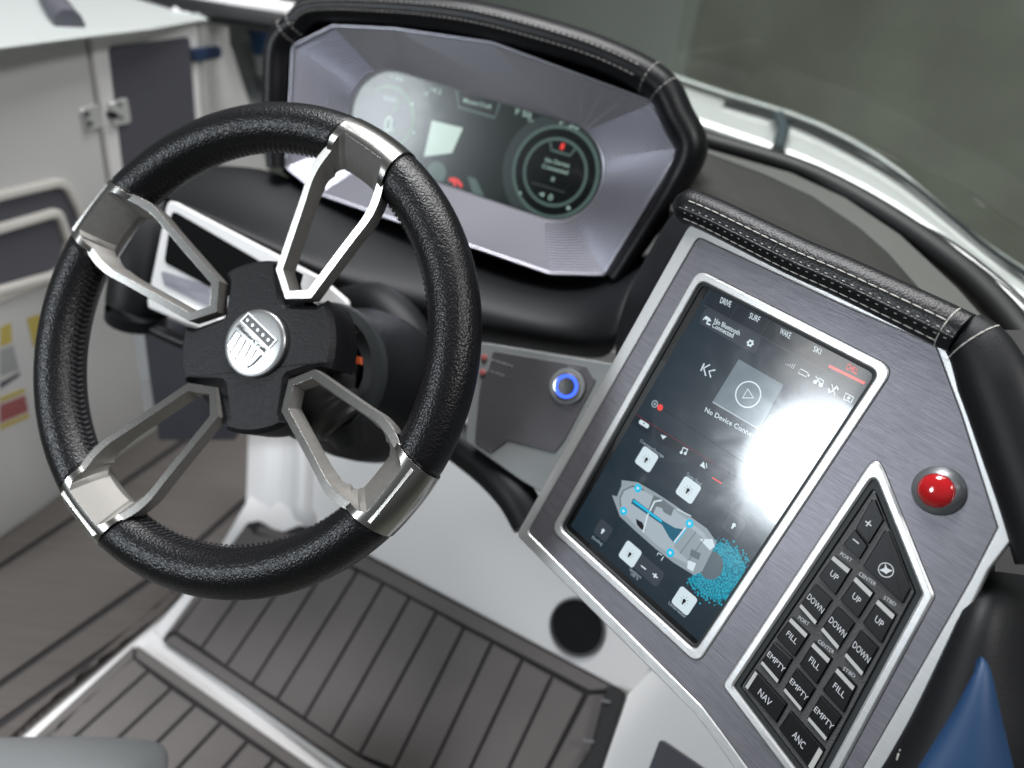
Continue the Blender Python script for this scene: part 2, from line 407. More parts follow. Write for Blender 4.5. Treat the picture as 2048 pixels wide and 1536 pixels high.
# main sole: foam sheet in boards
sole = link('cockpit_sole', prism(SOLE, pxs(SOLE, [(-260, 1267), (0, 1080), (137, 980), (480, 742), (560, 840), (500, 1048), (352, 1186), (58, 1451), (-260, 1738)]), -.004, .001, MA['evad']), kind='structure')
def board(fr, quad, z0, z1, m, name, parent, gap=.0030):
    return link(name, prism(fr, inset(quad, gap), z0, z1, m, .0008), parent)
for q in ([(-260, 1270), (-260, 1328), (0, 1136), (137, 1046), (500, 790), (480, 745), (137, 983), (0, 1082)],
          [(-260, 1334), (-260, 1560), (0, 1372), (360, 1119), (510, 985), (500, 800), (137, 1052), (0, 1142)],
          [(-260, 1566), (-260, 1648), (0, 1450), (315, 1227), (505, 1048), (510, 992), (360, 1127), (0, 1379)],
          [(-260, 1658), (-260, 1738), (58, 1451), (352, 1186), (500, 1048), (315, 1233), (0, 1460)]):
    board(SOLE, pxs(SOLE, q), .001, .006, MA['eva'], 'plank', sole)

def mat_boards(fr, name, label, outer, inner, seams, z=0):
    """foam mat: base, four mitred border strips and the planks between"""
    M0 = Matrix.Translation(fr.w(*fr.pt(*outer[0]), z))
    t = thing(name, label, 'deck mat', M0)
    O = pxs(fr, outer); I = pxs(fr, inner)
    link('base', prism(fr, rnd(O, .012), z, z+.004, MA['evad'], .001), t)
    for i in range(len(O)):
        j = (i+1) % len(O)
        link('border_strip', prism(fr, inset([O[i], O[j], I[j], I[i]], .0016), z+.004, z+.009, MA['eva2'], .0012), t)
    for a, b in zip(seams, seams[1:]):
        q = [fr.pt(*a[0]), fr.pt(*b[0]), fr.pt(*b[1]), fr.pt(*a[1])]
        link('plank', prism(fr, inset(q, .0020), z+.004, z+.009, MA['eva2'], .0012), t)
    return t
# lower mat lies on the sole
LI = [(269, 1318), (705, 1620), (300, 1780), (40, 1545)]
lsm = []
for (a, b) in (((-62, 1650), (-30, 1672)),): pass
ltop = [(269, 1318), (300, 1345), (345, 1380), (393, 1413), (445, 1448), (497, 1486), (550, 1521), (604, 1560), (658, 1598), (705, 1630)]
def ldir(p):      # planks run fore and aft
    a = SOLE.pt(*p); return a
lower = thing('floor_mat', 'grey grooved foam mat on the floor behind the grey seat corner', 'deck mat', Matrix.Translation(SOLE.w(*SOLE.pt(280, 1300))))
O = pxs(SOLE, [(272, 1290), (760, 1630), (600, 2050), (-200, 1725)])
link('base', prism(SOLE, rnd(O, .012), -.004, .001, MA['evad'], .001), lower)
I = pxs(SOLE, [(270, 1321), (725, 1644), (560, 1990), (-130, 1715)])
for i in (0, 1, 2, 3):
    j = (i+1) % 4; link('border_strip', prism(SOLE, inset([O[i], O[j], I[j], I[i]], .0016), .001, .006, MA['eva2'], .0012), lower)
fdir = Vector((0, 1))
i0, i1 = I[0], I[1]
dd = (SOLE.pt(200, 1600)-SOLE.pt(470, 1330)).normalized()
tops = [SOLE.pt(*p) for p in ltop]
for a, b in zip(tops, tops[1:]):
    link('plank', prism(SOLE, inset([a, b, b+dd*.34, a+dd*.34], .0025), .001, .006, MA['eva2'], .0012), lower)

# raised footrest: an inclined ramp carrying the upper mat
d = ray(300, 1290); ZP = .90/ d.dot(DN)
NF = Vector((-.203, -.509, -.837)).normalized()
FOOT = Frame(ray(331, 1289)*(.90/ray(331, 1289).dot(DN)), NF, Vector((.856, .322, -.404)))
foot = link('footrest_ramp', prism(FOOT, pxs(FOOT, [(300, 1262), (420, 1120), (500, 985), (590, 975), (760, 1090), (1300, 1385), (1330, 1500), (1000, 1800), (680, 1550)]), -.09, -.001, MA['white'], .004))
setp(foot, 'white moulded ramp under the upper grooved foam mat below the steering wheel', 'footrest')
upper = thing('floor_mat', 'grey grooved foam mat on the sloped footrest, beside the black box', 'deck mat', Matrix.Translation(FOOT.w(*FOOT.pt(331, 1285))))
OU = [(325, 1282), (497, 1047), (520, 1043), (560, 1068), (600, 1052), (640, 1058), (743, 1114), (1249, 1382), (1205, 1500), (1090, 1700), (700, 1540)]
link('base', prism(FOOT, rnd(pxs(FOOT, OU), .006), -.001, .004, MA['evad'], .001), upper)
IU = [(356, 1268), (505, 1062), (720, 1143), (1177, 1386), (1020, 1680), (727, 1516)]
stripq = [[(330, 1279), (499, 1052), (514, 1068), (356, 1266)], [(527, 1053), (742, 1117), (1245, 1384), (1180, 1386), (720, 1142), (514, 1068)],
          [(1245, 1386), (1200, 1500), (1090, 1690), (1030, 1670), (1178, 1390)], [(330, 1284), (700, 1537), (1090, 1695), (1030, 1672), (727, 1516), (356, 1270)]]
for q in stripq: link('border_strip', prism(FOOT, inset(pxs(FOOT, q), .0014), .004, .009, MA['eva2'], .0012), upper)
seams = [((356, 1268), (505, 1066)), ((408, 1301), (566, 1080)), ((457, 1337), (620, 1100)), ((509, 1372), (670, 1119)), ((559, 1403), (720, 1145)), ((613, 1440), (772, 1168)),
         ((666, 1477), (824, 1197)), ((722, 1513), (878, 1226)), ((790, 1540), (932, 1257)), ((850, 1575), (988, 1286)), ((912, 1605), (1048, 1320)), ((972, 1640), (1108, 1353)), ((1028, 1672), (1172, 1389))]
for a, b in zip(seams, seams[1:]):
    link('plank', prism(FOOT, inset(pxs(FOOT, [a[0], b[0], b[1], a[1]]), .0019), .004, .009, MA['eva2'], .0012), upper)

# white side of the footwell, with the round speaker
pz = FOOT.w(*FOOT.pt(1000, 1250)); pc = FOOT.o+FOOT.u*FOOT.pt(1000, 1250).x+FOOT.v*FOOT.pt(1000, 1250).y
NE = (-FWD*.75+UP*.45-LAT*.2).normalized()
FE = Frame(pc, NE, LAT)
lin = link('footwell_liner', prism(FE, pxs(FE, [(497, 1046), (490, 1015), (500, 700), (1300, 700), (1330, 1200), (1290, 1400), (1249, 1386), (743, 1118), (640, 1060)]), -.03, 0, MA['white'], .002), kind='structure')
col = thing('pedestal', 'white moulded pedestal edge standing on the sole behind the lower left spoke', 'pedestal', FE.M)
rings = []
for (L_, x0, x1, y) in ((0, 500, 640, 690), (1, 497, 630, 850), (2, 489, 625, 1012), (3, 470, 640, 1062)):
    a, b = FE.pt(x0, y), FE.pt(x1, y); xs = [0, .04, .08, .44, .52, .66, .76, 1]; hs = [-.006, .003, .006, .006, -.001, -.001, .005, .004]
    rings.append([FE.w(*(a+(b-a)*s), h) for s, h in zip(xs, hs)])
o = link('moulding', slabgrid(rings, MA['white']), col); solid(o, .02)
for p in o.data.polygons: p.use_smooth = True
spk = thing('speaker', 'round black speaker set in the white liner below the control panel', 'speaker', FE.M)
sc_ = FE.pt(1155, 1254); sr = (FE.pt(1211, 1262)-sc_).length
link('surround', lathe(FE, sc_, [(sr*1.02, 0), (sr, .004), (sr*.95, .0045), (sr*.90, .0008)], MA['rimm']), spk)
link('grille', lathe(FE, sc_, [(sr*.9, .0008), (sr*.5, .0009), (sr*.3, .0014), (0, .0014)], MA['mesh']), spk)
# white side panel and black box at the lower right of the mat
FS = Frame(pc+LAT*.05+FWD*.0, (-LAT*.8-FWD*.2+UP*.55).normalized(), FWD)
link('side_liner', prism(Frame(FE.o-NE*.0, (NE*.4-LAT*.7+UP*.3).normalized(), FWD), pxs(Frame(FE.o, (NE*.4-LAT*.7+UP*.3).normalized(), FWD), [(1255, 1385), (1310, 1330), (1520, 1500), (1520, 1700), (1060, 1750), (1200, 1545)]), -.02, .0, MA['white'], .002), kind='structure')
FSd = Frame(FE.o, (NE*.4-LAT*.7+UP*.3).normalized(), FWD)
bx = thing('storage_slot', 'dark rectangular recess in the white panel at the bottom centre right', 'recess', FSd.M)
link('lid', prism(FSd, rnd(pxs(FSd, [(1325, 1480), (1430, 1552), (1380, 1640), (1280, 1600)]), .004), 0, .004, MA['panelgrey'], .001), bx)
blk = thing('edge_box', 'black ribbed plastic box between the upper floor mat and the white panel', 'box', FOOT.M)
link('body', prism(FOOT, rnd(pxs(FOOT, [(1213, 1371), (1252, 1384), (1248, 1400), (1205, 1536), (1150, 1640), (1085, 1640), (1180, 1500)], .02), .003), 0, .022, MA['black'], .002), blk)
link('rib', prism(FOOT, pxs(FOOT, [(1168, 1478), (1190, 1482), (1188, 1487), (1166, 1484)], .022), .022, .026, MA['ringm']), blk)
link('rib', prism(FOOT, pxs(FOOT, [(1205, 1398), (1222, 1403), (1220, 1408), (1204, 1404)], .022), .022, .026, MA['ringm']), blk)

# ------------------------------------------------------------------ port side wall
a_ = SOLE.o+SOLE.u*SOLE.pt(0, 1078).x+SOLE.v*SOLE.pt(0, 1078).y
NW = FWD.cross(UP); NW = NW if NW.dot(-a_) > 0 else -NW
WALL = Frame(a_, NW, FWD)
wall = thing('side_console', 'pale grey moulded console wall at the left with a pocket and warning stickers', 'console wall', WALL.M)
P = lambda pts, h=0: pxs(WALL, pts, h)
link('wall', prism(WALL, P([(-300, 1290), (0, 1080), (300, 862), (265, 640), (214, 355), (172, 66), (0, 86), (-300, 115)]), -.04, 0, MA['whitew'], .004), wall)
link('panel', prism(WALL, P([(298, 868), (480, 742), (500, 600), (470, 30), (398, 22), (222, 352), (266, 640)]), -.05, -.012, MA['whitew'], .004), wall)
link('pocket_rim', ringm(WALL, rnd(P([(-200, 425), (128, 352), (166, 430), (150, 545), (-200, 672)]), .03, 6), rnd(inset(P([(-200, 425), (128, 352), (166, 430), (150, 545), (-200, 672)]), .012), .025, 6), 0, .01, MA['cream'], .003), wall)
link('pocket', prism(WALL, rnd(inset(P([(-200, 425), (128, 352), (166, 430), (150, 545), (-200, 672)]), .012), .02, 6), -.0, .002, MA['panelgrey']), wall)
pq = P([(-200, 500), (112, 412), (136, 480), (125, 540), (100, 556), (-200, 640)])
link('pocket_lip', ringm(WALL, rnd(pq, .016, 5), rnd(inset(pq, .012), .012, 5), .002, .014, MA['cream'], .003), wall)
link('pocket_panel', prism(WALL, rnd(inset(pq, .013), .012, 5), .002, .005, MA['panelgrey'], .001), wall)
for q, m_ in (([(0, 655), (22, 645), (24, 684), (0, 694)], 'yellow'), ([(53, 636), (80, 628), (78, 690), (66, 694)], 'yellow'), ([(0, 700), (26, 690), (38, 740), (0, 752)], 'greyp'),
              ([(0, 765), (40, 744), (38, 752), (0, 778)], 'panelgrey'), ([(0, 795), (48, 776), (50, 784), (0, 805)], 'yellow'), ([(0, 810), (50, 790), (56, 822), (0, 846)], 'redp'), ([(0, 850), (58, 826), (58, 834), (0, 860)], 'yellow')):
    link('sticker', prism(WALL, P(q), 0, .0006, MA[m_]), wall)
door = thing('bow_door', 'white walk-through door with a slate grey inset left of the wheel', 'door', WALL.M)
link('leaf', prism(WALL, rnd(P([(178, 62), (393, 33), (400, 200), (440, 560), (320, 740), (268, 640), (220, 356)]), .006), -.03, .004, MA['white'], .003), door)
link('inset_panel', prism(WALL, rnd(P([(211, 93), (373, 72), (386, 245), (400, 420), (330, 620), (300, 640), (243, 350)]), .01), .004, .007, MA['panelgrey'], .001), door)
link('hinge', prism(WALL, rnd(P([(374, 95), (430, 90), (432, 112), (376, 122)]), .006), .004, .014, MA['navy'], .002), door)
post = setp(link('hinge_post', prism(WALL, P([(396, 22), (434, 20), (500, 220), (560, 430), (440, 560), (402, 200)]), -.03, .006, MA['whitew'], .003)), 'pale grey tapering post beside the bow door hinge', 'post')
lat = thing('door_latch', 'steel two-plate latch across the seam between console wall and bow door', 'latch', WALL.M)
link('plate', prism(WALL, rnd(P([(154, 218), (192, 206), (203, 255), (168, 262)]), .007), .0, .006, MA['latchm'], .002), lat)
link('plate', prism(WALL, rnd(P([(208, 203), (245, 192), (253, 244), (216, 252)]), .007), .004, .011, MA['latchm'], .002), lat)
link('bolt', lathe(WALL, WALL.pt(213, 227), [(.005, 0), (.005, .016), (.004, .018), (0, .018)], MA['black'], 20), lat)
for q in ((172, 227), (178, 246), (236, 208), (238, 234)):
    link('screw', lathe(WALL, WALL.pt(*q, .008), [(.004, .004), (.004, .012), (0, .0125)], MA['ringm'], 12), lat)
# coaming, white deck and side pieces behind the door
TOP = Frame(WALL.o, UP, LAT)
hz = (WALL.o.dot(DN)); tz = ray(172, 66); wt = WALL.pt(172, 66); pw = WALL.o+WALL.u*wt.x+WALL.v*wt.y
DECK = Frame(pw+UP*.01, UP, LAT)
dk = link('fore_deck', prism(DECK, pxs(DECK, [(-400, 122), (0, 88), (160, 68), (300, 52), (392, 36), (560, 20), (560, -60), (-400, -60)]), -.004, 0, mat('deck_gelcoat', (.46, .49, .48), .35), .006), kind='structure')
def dz(px, py, k=.97): return at(px, py, DECK.o.dot(DECK.n)/ray(px, py).dot(DECK.n)*k)
setp(link('black_strap', tube([dz(92, -40), dz(108, 4), dz(124, 28), dz(140, 48, .98)], .019, MA['panelgrey'], n=10)), 'dark grey strap hanging over the white deck edge at top left', 'strap')
wf = thing('windshield_rail', 'dark windshield rail with a pale edge crossing the top left behind the door', 'rail', at(450, 20, 1.9))
link('rail', tube([dz(120, -42), dz(280, -12), dz(380, 17), dz(480, 34), dz(600, 54)], .017, MA['black'], n=10), wf)
link('pale_edge', tube([dz(250, -44, .96), dz(380, -8, .96), dz(480, 10, .96), dz(600, 28, .96)], .017, MA['white'], n=10), wf)
gp = thing('side_cushion', 'grey side panel with a dark blue pocket just left of the instrument hood', 'cushion', at(500, 120, 1.6))
o = link('panel', slabgrid([[at(430, 22, 1.9), at(470, 30, 1.85), at(520, 40, 1.8), at(590, 55, 1.75)], [at(470, 130, 1.75), at(500, 130, 1.72), at(530, 130, 1.7), at(600, 140, 1.65)], [at(500, 225, 1.6), at(530, 230, 1.6), at(560, 240, 1.6), at(620, 250, 1.55)]], MA['seat']), gp); solid(o, .03)
o = link('pocket', slabgrid([[at(492, 52, 1.74), at(560, 66, 1.70)], [at(508, 108, 1.66), at(560, 112, 1.62)]], MA['blue']), gp); solid(o, .012)
o = link('pocket_edge', slabgrid([[at(508, 110, 1.65), at(560, 114, 1.61)], [at(516, 150, 1.61), at(560, 152, 1.58)]], MA['seat']), gp); solid(o, .012)
# ================================================================== STEERING WHEEL
WC = Vector((-0.19705326, -0.030902, 0.54814953)); WN = Vector((-0.27147468, -0.13948541, -0.95228426))
W = Frame(WC, WN, (0.888428, 0.34419499, -0.30368652)); RW, RTB = .165, .0182
wheel = thing('steering_wheel', 'four-spoke boat steering wheel with black leather rim and bare metal spokes', 'steering wheel', W.M)
SPK = [74.3, -18.2, -110.7, 162.5]
HALF = lambda r: math.asin((.0266-.09*(r-.165))/r)
def tor(r0, rt, a0, a1, m, na=40, ns=40, skew=None, caps=True, wob=0):
    rings = []
    for i in range(na+1):
        t = i/na; ring = []
        for k in range(ns):
            s = 2*math.pi*k/ns; r = r0+rt*math.cos(s)
            if skew: lo = a0+HALF(r); hi = a1-HALF(r)
            else: lo, hi = a0-HALF(r), a0+HALF(r)
            tt = t if not skew else (t if True else t)
            a = lo+(hi-lo)*tt; q = rt
            if skew:      # the wrap tucks in at both ends
                e_ = min(t, 1-t)*(a1-a0)*RW; q = rt-.0012*math.exp(-(e_/.0012)**2)
            rr = r0+q*math.cos(s)
            ring.append(W.w(rr*math.cos(a), rr*math.sin(a), q*math.sin(s)))
        rings.append(ring)
    return loft(rings, m, True, caps, caps, 50)
R_ = math.radians
order = [(-18.2, 74.3), (74.3, 162.5), (162.5, 249.3), (-110.7, -18.2)]
for a0, a1 in order:
    gr = link('grip', tor(RW, RTB, R_(a0)+.002, R_(a1)-.002, MA['grip'], 90, 48, True), wheel)
    # cross stitching along the inner seam
    ms = []; n = int((R_(a1-a0)-.44)*(RW-RTB)/.0042)
    bm = bmesh.new()
    for i in range(n):
        a = R_(a0)+.22+(R_(a1-a0)-.44)*i/(n-1)
        for da, s0, s1 in ((.006, 2.72, 3.05), (-.006, 3.05, 3.38)):
            L = []
            for aa, ss in ((a-da*1.2, s0), (a+da*1.2, s1)):
                rr = RW+(RTB+.0005)*math.cos(ss); L.append((rr, aa, (RTB+.0005)*math.sin(ss)))
            (r1, b1, z1), (r2, b2, z2) = L; w_ = .0006/RW*1.6
            A = [bm.verts.new(W.w(r*math.cos(b+q), r*math.sin(b+q), z)) for r, b, z, q in ((r1, b1, z1, -w_), (r1, b1, z1, w_), (r2, b2, z2, w_), (r2, b2, z2, -w_))]
            mid = [bm.verts.new(W.w((r1-.0012)*math.cos((b1+b2)/2+q), (r1-.0012)*math.sin((b1+b2)/2+q), (z1+z2)/2)) for q in (-w_, w_)]
            for f in ((A[0], A[1], mid[1], mid[0]), (mid[0], mid[1], A[2], A[3])): bm.faces.new(f)
    link('stitching', tomesh(bm, 'st', MA['dthread']), gr, kind='stuff')
hf = lambda x: -.0115+.236*(x-.044)
OUTL = [(.0425, 0), (.0555, -.0195), (.094, -.0260), (.112, -.0292), (.126, -.0320), (.138, -.0320), (.149, -.0292), (.157, -.0250), (.163, -.0235), (.172, -.022)]
OUTL = OUTL+[(x, -y) for x, y in reversed(OUTL[1:])]
HOL = [(.0492, 0), (.0590, -.0141), (.095, -.0206), (.112, -.0238), (.125, -.0262), (.137, -.0260), (.150, -.0234), (.162, -.0208), (.1655, -.018), (.1655, .018)]
HOL = HOL+[(x, -y) for x, y in reversed(HOL[1:8])]
HB = [(.0545, 0), (.0615, -.0105), (.095, -.0170), (.112, -.0200), (.122, -.0208), (.130, -.0205), (.136, -.017), (.139, -.0135), (.141, -.010), (.141, .010)]
HB = HB+[(x, -y) for x, y in reversed(HB[1:8])]
def dens(L, n0, n1):      # smooth the curved stretch between corner n0 and n1, and its mirror image
    h = L[:len(L)//2+1] if False else L
    half = L[1:n1+1]; seg = catmull([Vector(p) for p in half[n0-1:]], 4)
    first = [L[0]]+half[:n0-1]+[tuple(p) for p in seg]
    mid = L[n1+1:len(L)-n1]
    return first+list(mid)+[(x, -y) for x, y in reversed(first[1:])]
OUTL = dens(OUTL, 2, 7); HOL = dens(HOL, 2, 7); HB = dens(HB, 2, 7)
def frot(a):
    fr = Frame(WC, WN, W.u); fr.M = W.M @ Matrix.Rotation(a, 4, 'Z'); return fr
spoke_me = None
for sa in SPK:
    a = R_(sa); fr = frot(a)
    if spoke_me is None:
        # body = outline prism + sleeve round the rim, minus the scooped opening
        fr0 = frot(0); bm = bmesh.new()
        O_ = list(reversed(OUTL)) if area2(OUTL) < 0 else OUTL
        T = [bm.verts.new((x, y, hf(x))) for x, y in O_]; B = [bm.verts.new((x, y, hf(x)-.0118)) for x, y in O_]; n = len(O_)
        bm.faces.new(T); bm.faces.new(list(reversed(B)))
        for i in range(n): bm.faces.new((B[i], B[(i+1) % n], T[(i+1) % n], T[i]))
        bmesh.ops.recalc_face_normals(bm, faces=bm.faces)
        me1 = bpy.data.meshes.new('body'); bm.to_mesh(me1); bm.free(); me1.materials.append(MA['polish']); me1.materials.append(MA['cast'])
        bm = bmesh.new(); V = []
        for i in range(17):
            ring = []
            for k in range(72):
                s = 2*math.pi*k/72; r = RW+.0189*math.cos(s); a_s = HALF(r)*(i/8-1); ring.append(bm.verts.new((r*math.cos(a_s), r*math.sin(a_s), .0189*math.sin(s))))
            V.append(ring)
        for p_, q_ in zip(V, V[1:]):
            for k in range(72): bm.faces.new((p_[k], p_[(k+1) % 72], q_[(k+1) % 72], q_[k])).smooth = True
        bm.faces.new(V[0]); bm.faces.new(V[-1]); bmesh.ops.recalc_face_normals(bm, faces=bm.faces)
        me2 = bpy.data.meshes.new('sleeve'); bm.to_mesh(me2); bm.free(); me2.materials.append(MA['polish']); me2.materials.append(MA['cast'])
        # cutter
        bm = bmesh.new(); n = len(HOL); V = []
        for k in range(9):
            t = k/6-.2
            ring = []
            for (x0, y0), (x1, y1) in zip(HOL, HB):
                tt = t if t < 0 else t
                ease = (1-(1-min(max(tt, 0), 1))**1.7) if x0 > .148 else min(max(tt, 0), 1)
                if tt < 0: ease = tt*.25
                x = x0+(x1-x0)*ease; y = y0+(y1-y0)*(min(max(tt, 0), 1) if tt > 0 else tt*.25)
                top = hf(x0) if x0 < .16 else .0185
                bot = hf(x0)-.0145 if x0 < .13 else hf(x0)-.017 if x0 < .148 else -.0115
                ring.append(bm.verts.new((x, y, top+(bot-top)*tt)))
            V.append(ring)
        for p_, q_ in zip(V, V[1:]):
            for i in range(n): bm.faces.new((p_[i], p_[(i+1) % n], q_[(i+1) % n], q_[i]))
        bm.faces.new(V[0]); bm.faces.new(V[-1]); bmesh.ops.recalc_face_normals(bm, faces=bm.faces)
        for f in bm.faces: f.material_index = 1
        bmesh.ops.triangulate(bm, faces=bm.faces)
        me3 = bpy.data.meshes.new('cut'); bm.to_mesh(me3); bm.free(); me3.materials.append(MA['polish']); me3.materials.append(MA['cast'])
        tmp = [bpy.data.objects.new('tmp', x) for x in (me1, me2, me3)]
        for x in tmp: C.objects.link(x)
        for op, ob in (('UNION', tmp[1]), ('DIFFERENCE', tmp[2])):
            md = tmp[0].modifiers.new('b', 'BOOLEAN'); md.operation = op; md.object = ob; md.solver = 'EXACT'
            try: md.material_mode = 'INDEX'
            except Exception: pass
        bpy.context.view_layer.update()
        dg = bpy.context.evaluated_depsgraph_get()
        spoke_me = bpy.data.meshes.new_from_object(tmp[0].evaluated_get(dg))
        spoke_me.transform(Matrix.Identity(4))
        for x in tmp: bpy.data.objects.remove(x)
        # side and rear walls of the bars are cast too
        if len(spoke_me.materials) < 2: spoke_me.materials.clear(); spoke_me.materials.append(MA['polish']); spoke_me.materials.append(MA['cast'])
        for p in spoke_me.polygons:
            rr = math.hypot(p.center.x, p.center.y)
            if rr < .148 and abs(p.normal.z) < .5: p.material_index = 1
            p.use_smooth = True
        spoke_me.set_sharp_from_angle(angle=R_(28))
    link('spoke', spoke_me, wheel, mw=fr.M)
# hub cover with four notches
HP = []
for k, sa in enumerate(sorted(SPK)):
    a = R_(sa); c_, s_ = math.cos(a), math.sin(a); nxt = R_(sorted(SPK)[(k+1) % 4])+(2*math.pi if k == 3 else 0)
    for x, y in ((.0608, -.0262), (.0530, -.0225), (.0385, -.0015), (.0385, .0015), (.0530, .0225), (.0608, .0262)):
        HP.append(Vector((x*c_-y*s_, x*s_+y*c_)))
    b0 = a+math.asin(.0262/.0665)+.05; b1 = nxt-math.asin(.0262/.0665)-.05
    for j in range(9): t = b0+(b1-b0)*j/8; HP.append(Vector((.0665*math.cos(t), .0665*math.sin(t))))
bm = bmesh.new(); bm_prism(bm, W, HP, -.050, -.0145, .0034)
link('hub_cover', tomesh(bm, 'hub', MA['hub'], 25, recalc=False), wheel)
md_c = W.pt(506, 685, -.009)
medal = link('medallion', lathe(W, md_c, [(.0258, -.016), (.0258, -.0115), (.0251, -.0105), (.0234, -.0100), (.0224, -.0098), (.0, -.0094)], MA['medal'], 72, 25), wheel)
mp = lambda x, y: W.pt(x, y, -.0094)
zt = -.0092
em = []
rc = [mp(482.8, 642), mp(497.4, 626.7), mp(553, 680), mp(538.4, 697)]
em.append(ringm(W, inset(rc, -.0004), inset(rc, .0003), zt-.001, zt+.0005, MA['engrave']))
stars = []
for i in range(5):
    c0 = mp(496+10.3*i, 641+9.8*i); pts = []
    for k in range(10):
        r = .0016 if k % 2 == 0 else .0007; t = R_(90-18.4+36*k); pts.append((c0.x+r*math.cos(t), c0.y+r*math.sin(t)))
    stars.append(prism(W, pts, zt-.001, zt+.0006, MA['engrave']))
link('emblem', merge([prism(W, inset(rc, .0004), zt-.001, zt+.0001, MA['engraved'])]+em+stars), medal)
A_, B_, T_ = mp(473.5, 654), mp(529, 706), mp(479, 648)
link('lettering', letter(W, 'MasterCraft', A_, B_, T_, zt, MA['engraved'], .012, .0005), medal)
bars = []
for i in range(5):
    t0, t1 = i/5+.03, (i+1)/5-.03; top0, top1 = mp(473, 662), mp(524, 710)
    lo = [mp(450, 690), mp(452, 709), mp(470, 723), mp(492, 740), mp(505, 733), mp(512, 725)]
    lo = [mp(455, 690), mp(463, 704), mp(473, 718), mp(484, 729), mp(496, 734), mp(507, 725)]
    q0, q1 = top0.lerp(top1, t0), top0.lerp(top1, t1); b0 = lo[i].lerp(lo[i+1], .08); b1 = lo[i].lerp(lo[i+1], .92)
    bars.append(prism(W, inset([q0, q1, b1, b0], .0001), zt-.001, zt+.0005, MA['engrave']))
link('shield', merge([prism(W, [mp(471.5, 660), mp(525, 712), mp(509, 729), mp(496, 737), mp(483, 731), mp(471, 719), mp(460, 704), mp(453, 689)], zt-.001, zt+.0001, MA['engraved'])]+bars), medal)
# ------------------------------------------------------------------ steering column behind the wheel
colm = thing('steering_column', 'black steering column housing with an orange tag behind the hub', 'steering column', W.M)
ax0 = Vector((0, 0))
cc = W.pt(690, 735, -.10); Lc = lambda r, z: (r, z)
link('hub_boss', lathe(W, (0.004, -.002), [(.050, -.045), (.050, -.075), (.038, -.085), (.034, -.12)], MA['black'], 48), colm)
link('collar', lathe(W, (0.006, -.004), [(.052, -.098), (.060, -.100), (.062, -.106), (.060, -.112), (.050, -.114)], MA['gasket'], 56), colm)
link('housing', lathe(W, (0.006, -.004), [(.056, -.110), (.059, -.13), (.064, -.15), (.072, -.17), (.074, -.20), (.074, -.22)], MA['leather2'], 56), colm)
tp = W.pt(707, 719, -.086)
q = [W.pt(693, 711, -.084), W.pt(722, 714, -.084), W.pt(722, 729, -.084), W.pt(693, 726, -.084)]
link('tag', prism(W, q, -.087, -.084, MA['orange'], .0005), colm)
for dx in (-4, 8): link('cable', tube([W.w(*W.pt(699+dx, 712, -.085), -.085), W.w(*W.pt(696+dx, 690, -.088), -.086), W.w(*W.pt(690+dx, 660, -.09), -.10)], .0016, MA['ringm'], n=8), colm)
# boot and knob below
boot = thing('tilt_lever', 'black ribbed boot and knob hanging below the steering column', 'lever', at(690, 830, .68))
P3 = [at(636, 775, .60), at(656, 812, .60), at(678, 836, .60), at(690, 850, .60)]
link('boot', tube(catmull(P3, 5), lambda t: .030-.010*t+.0012*math.sin(t*16), MA['bootm'], n=24), boot)
link('knob', tube([at(690, 852, .60), at(697, 872, .60), at(702, 892, .60)], lambda t: .019-.006*t, MA['black'], n=10), boot)

# ================================================================== INSTRUMENT CLUSTER
CO = ray(960, 300)*.80
K2 = Frame(CO, NC, HC)
hood = thing('instrument_pod', 'instrument pod with wide rounded display under a stitched black leather hood', 'instrument pod', K2.M)
c2 = lambda pts, h=0: pxs(K2, pts, h)
BZ = [(588, 93), (667, 54), (790, 60), (985, 88), (1305, 206), (1364, 292), (1208, 548), (1100, 545), (640, 386), (575, 334)]
bo = c2(BZ)
cR = K2.pt(1112, 342, -.022); rR = (K2.pt(1206, 330, -.022)-cR).length
cT = K2.pt(1126, 232, -.022)
cL = K2.pt(778, 236, -.022)
ang = math.atan2((cR-cL).y, (cR-cL).x)
def stad(r, n=20):
    o = []
    for i in range(n+1): t = ang+math.pi/2-math.pi*i/n; o.append(cR+Vector((math.cos(t), math.sin(t)))*r)
    for i in range(n+1): t = ang-math.pi/2-math.pi*i/n; o.append(cL+Vector((math.cos(t), math.sin(t)))*r)
    return o
ST = stad(rR*.99)
# lip
o1 = rnd(inset(bo, -.0026), .006, 3); o2 = rnd(inset(bo, .0005), .005, 3)
link('lip', ringm(K2, o1, o2, -.01, .002, MA['lipm'], .001), hood)
# faceted funnel from the ten-sided lip to the rounded window
# assign each window vertex to a facet by angle
cen = (cR+cL)/2
def raydist(poly, p, dr):
    best = None
    for i in range(len(poly)):
        a, b = poly[i], poly[(i+1) % len(poly)]; e_ = b-a; den = dr.x*e_.y-dr.y*e_.x
        if abs(den) < 1e-12: continue
        t = ((a.x-p.x)*e_.y-(a.y-p.y)*e_.x)/den; s = ((a.x-p.x)*dr.y-(a.y-p.y)*dr.x)/den
        if t > 0 and -1e-6 <= s <= 1+1e-6 and (best is None or t < best): best = t
    return best
keyin = [(700, 170), (752, 146), (800, 150), (980, 192), (1176, 252), (1207, 318), (1150, 446), (1085, 456), (735, 345), (690, 290)]
kin = []
stf = stad(rR*.995, 60)
for q in keyin:
    p = K2.pt(*q, -.022); kin.append(min(range(len(stf)), key=lambda i: (stf[i]-p).length))
n_ = len(stf)
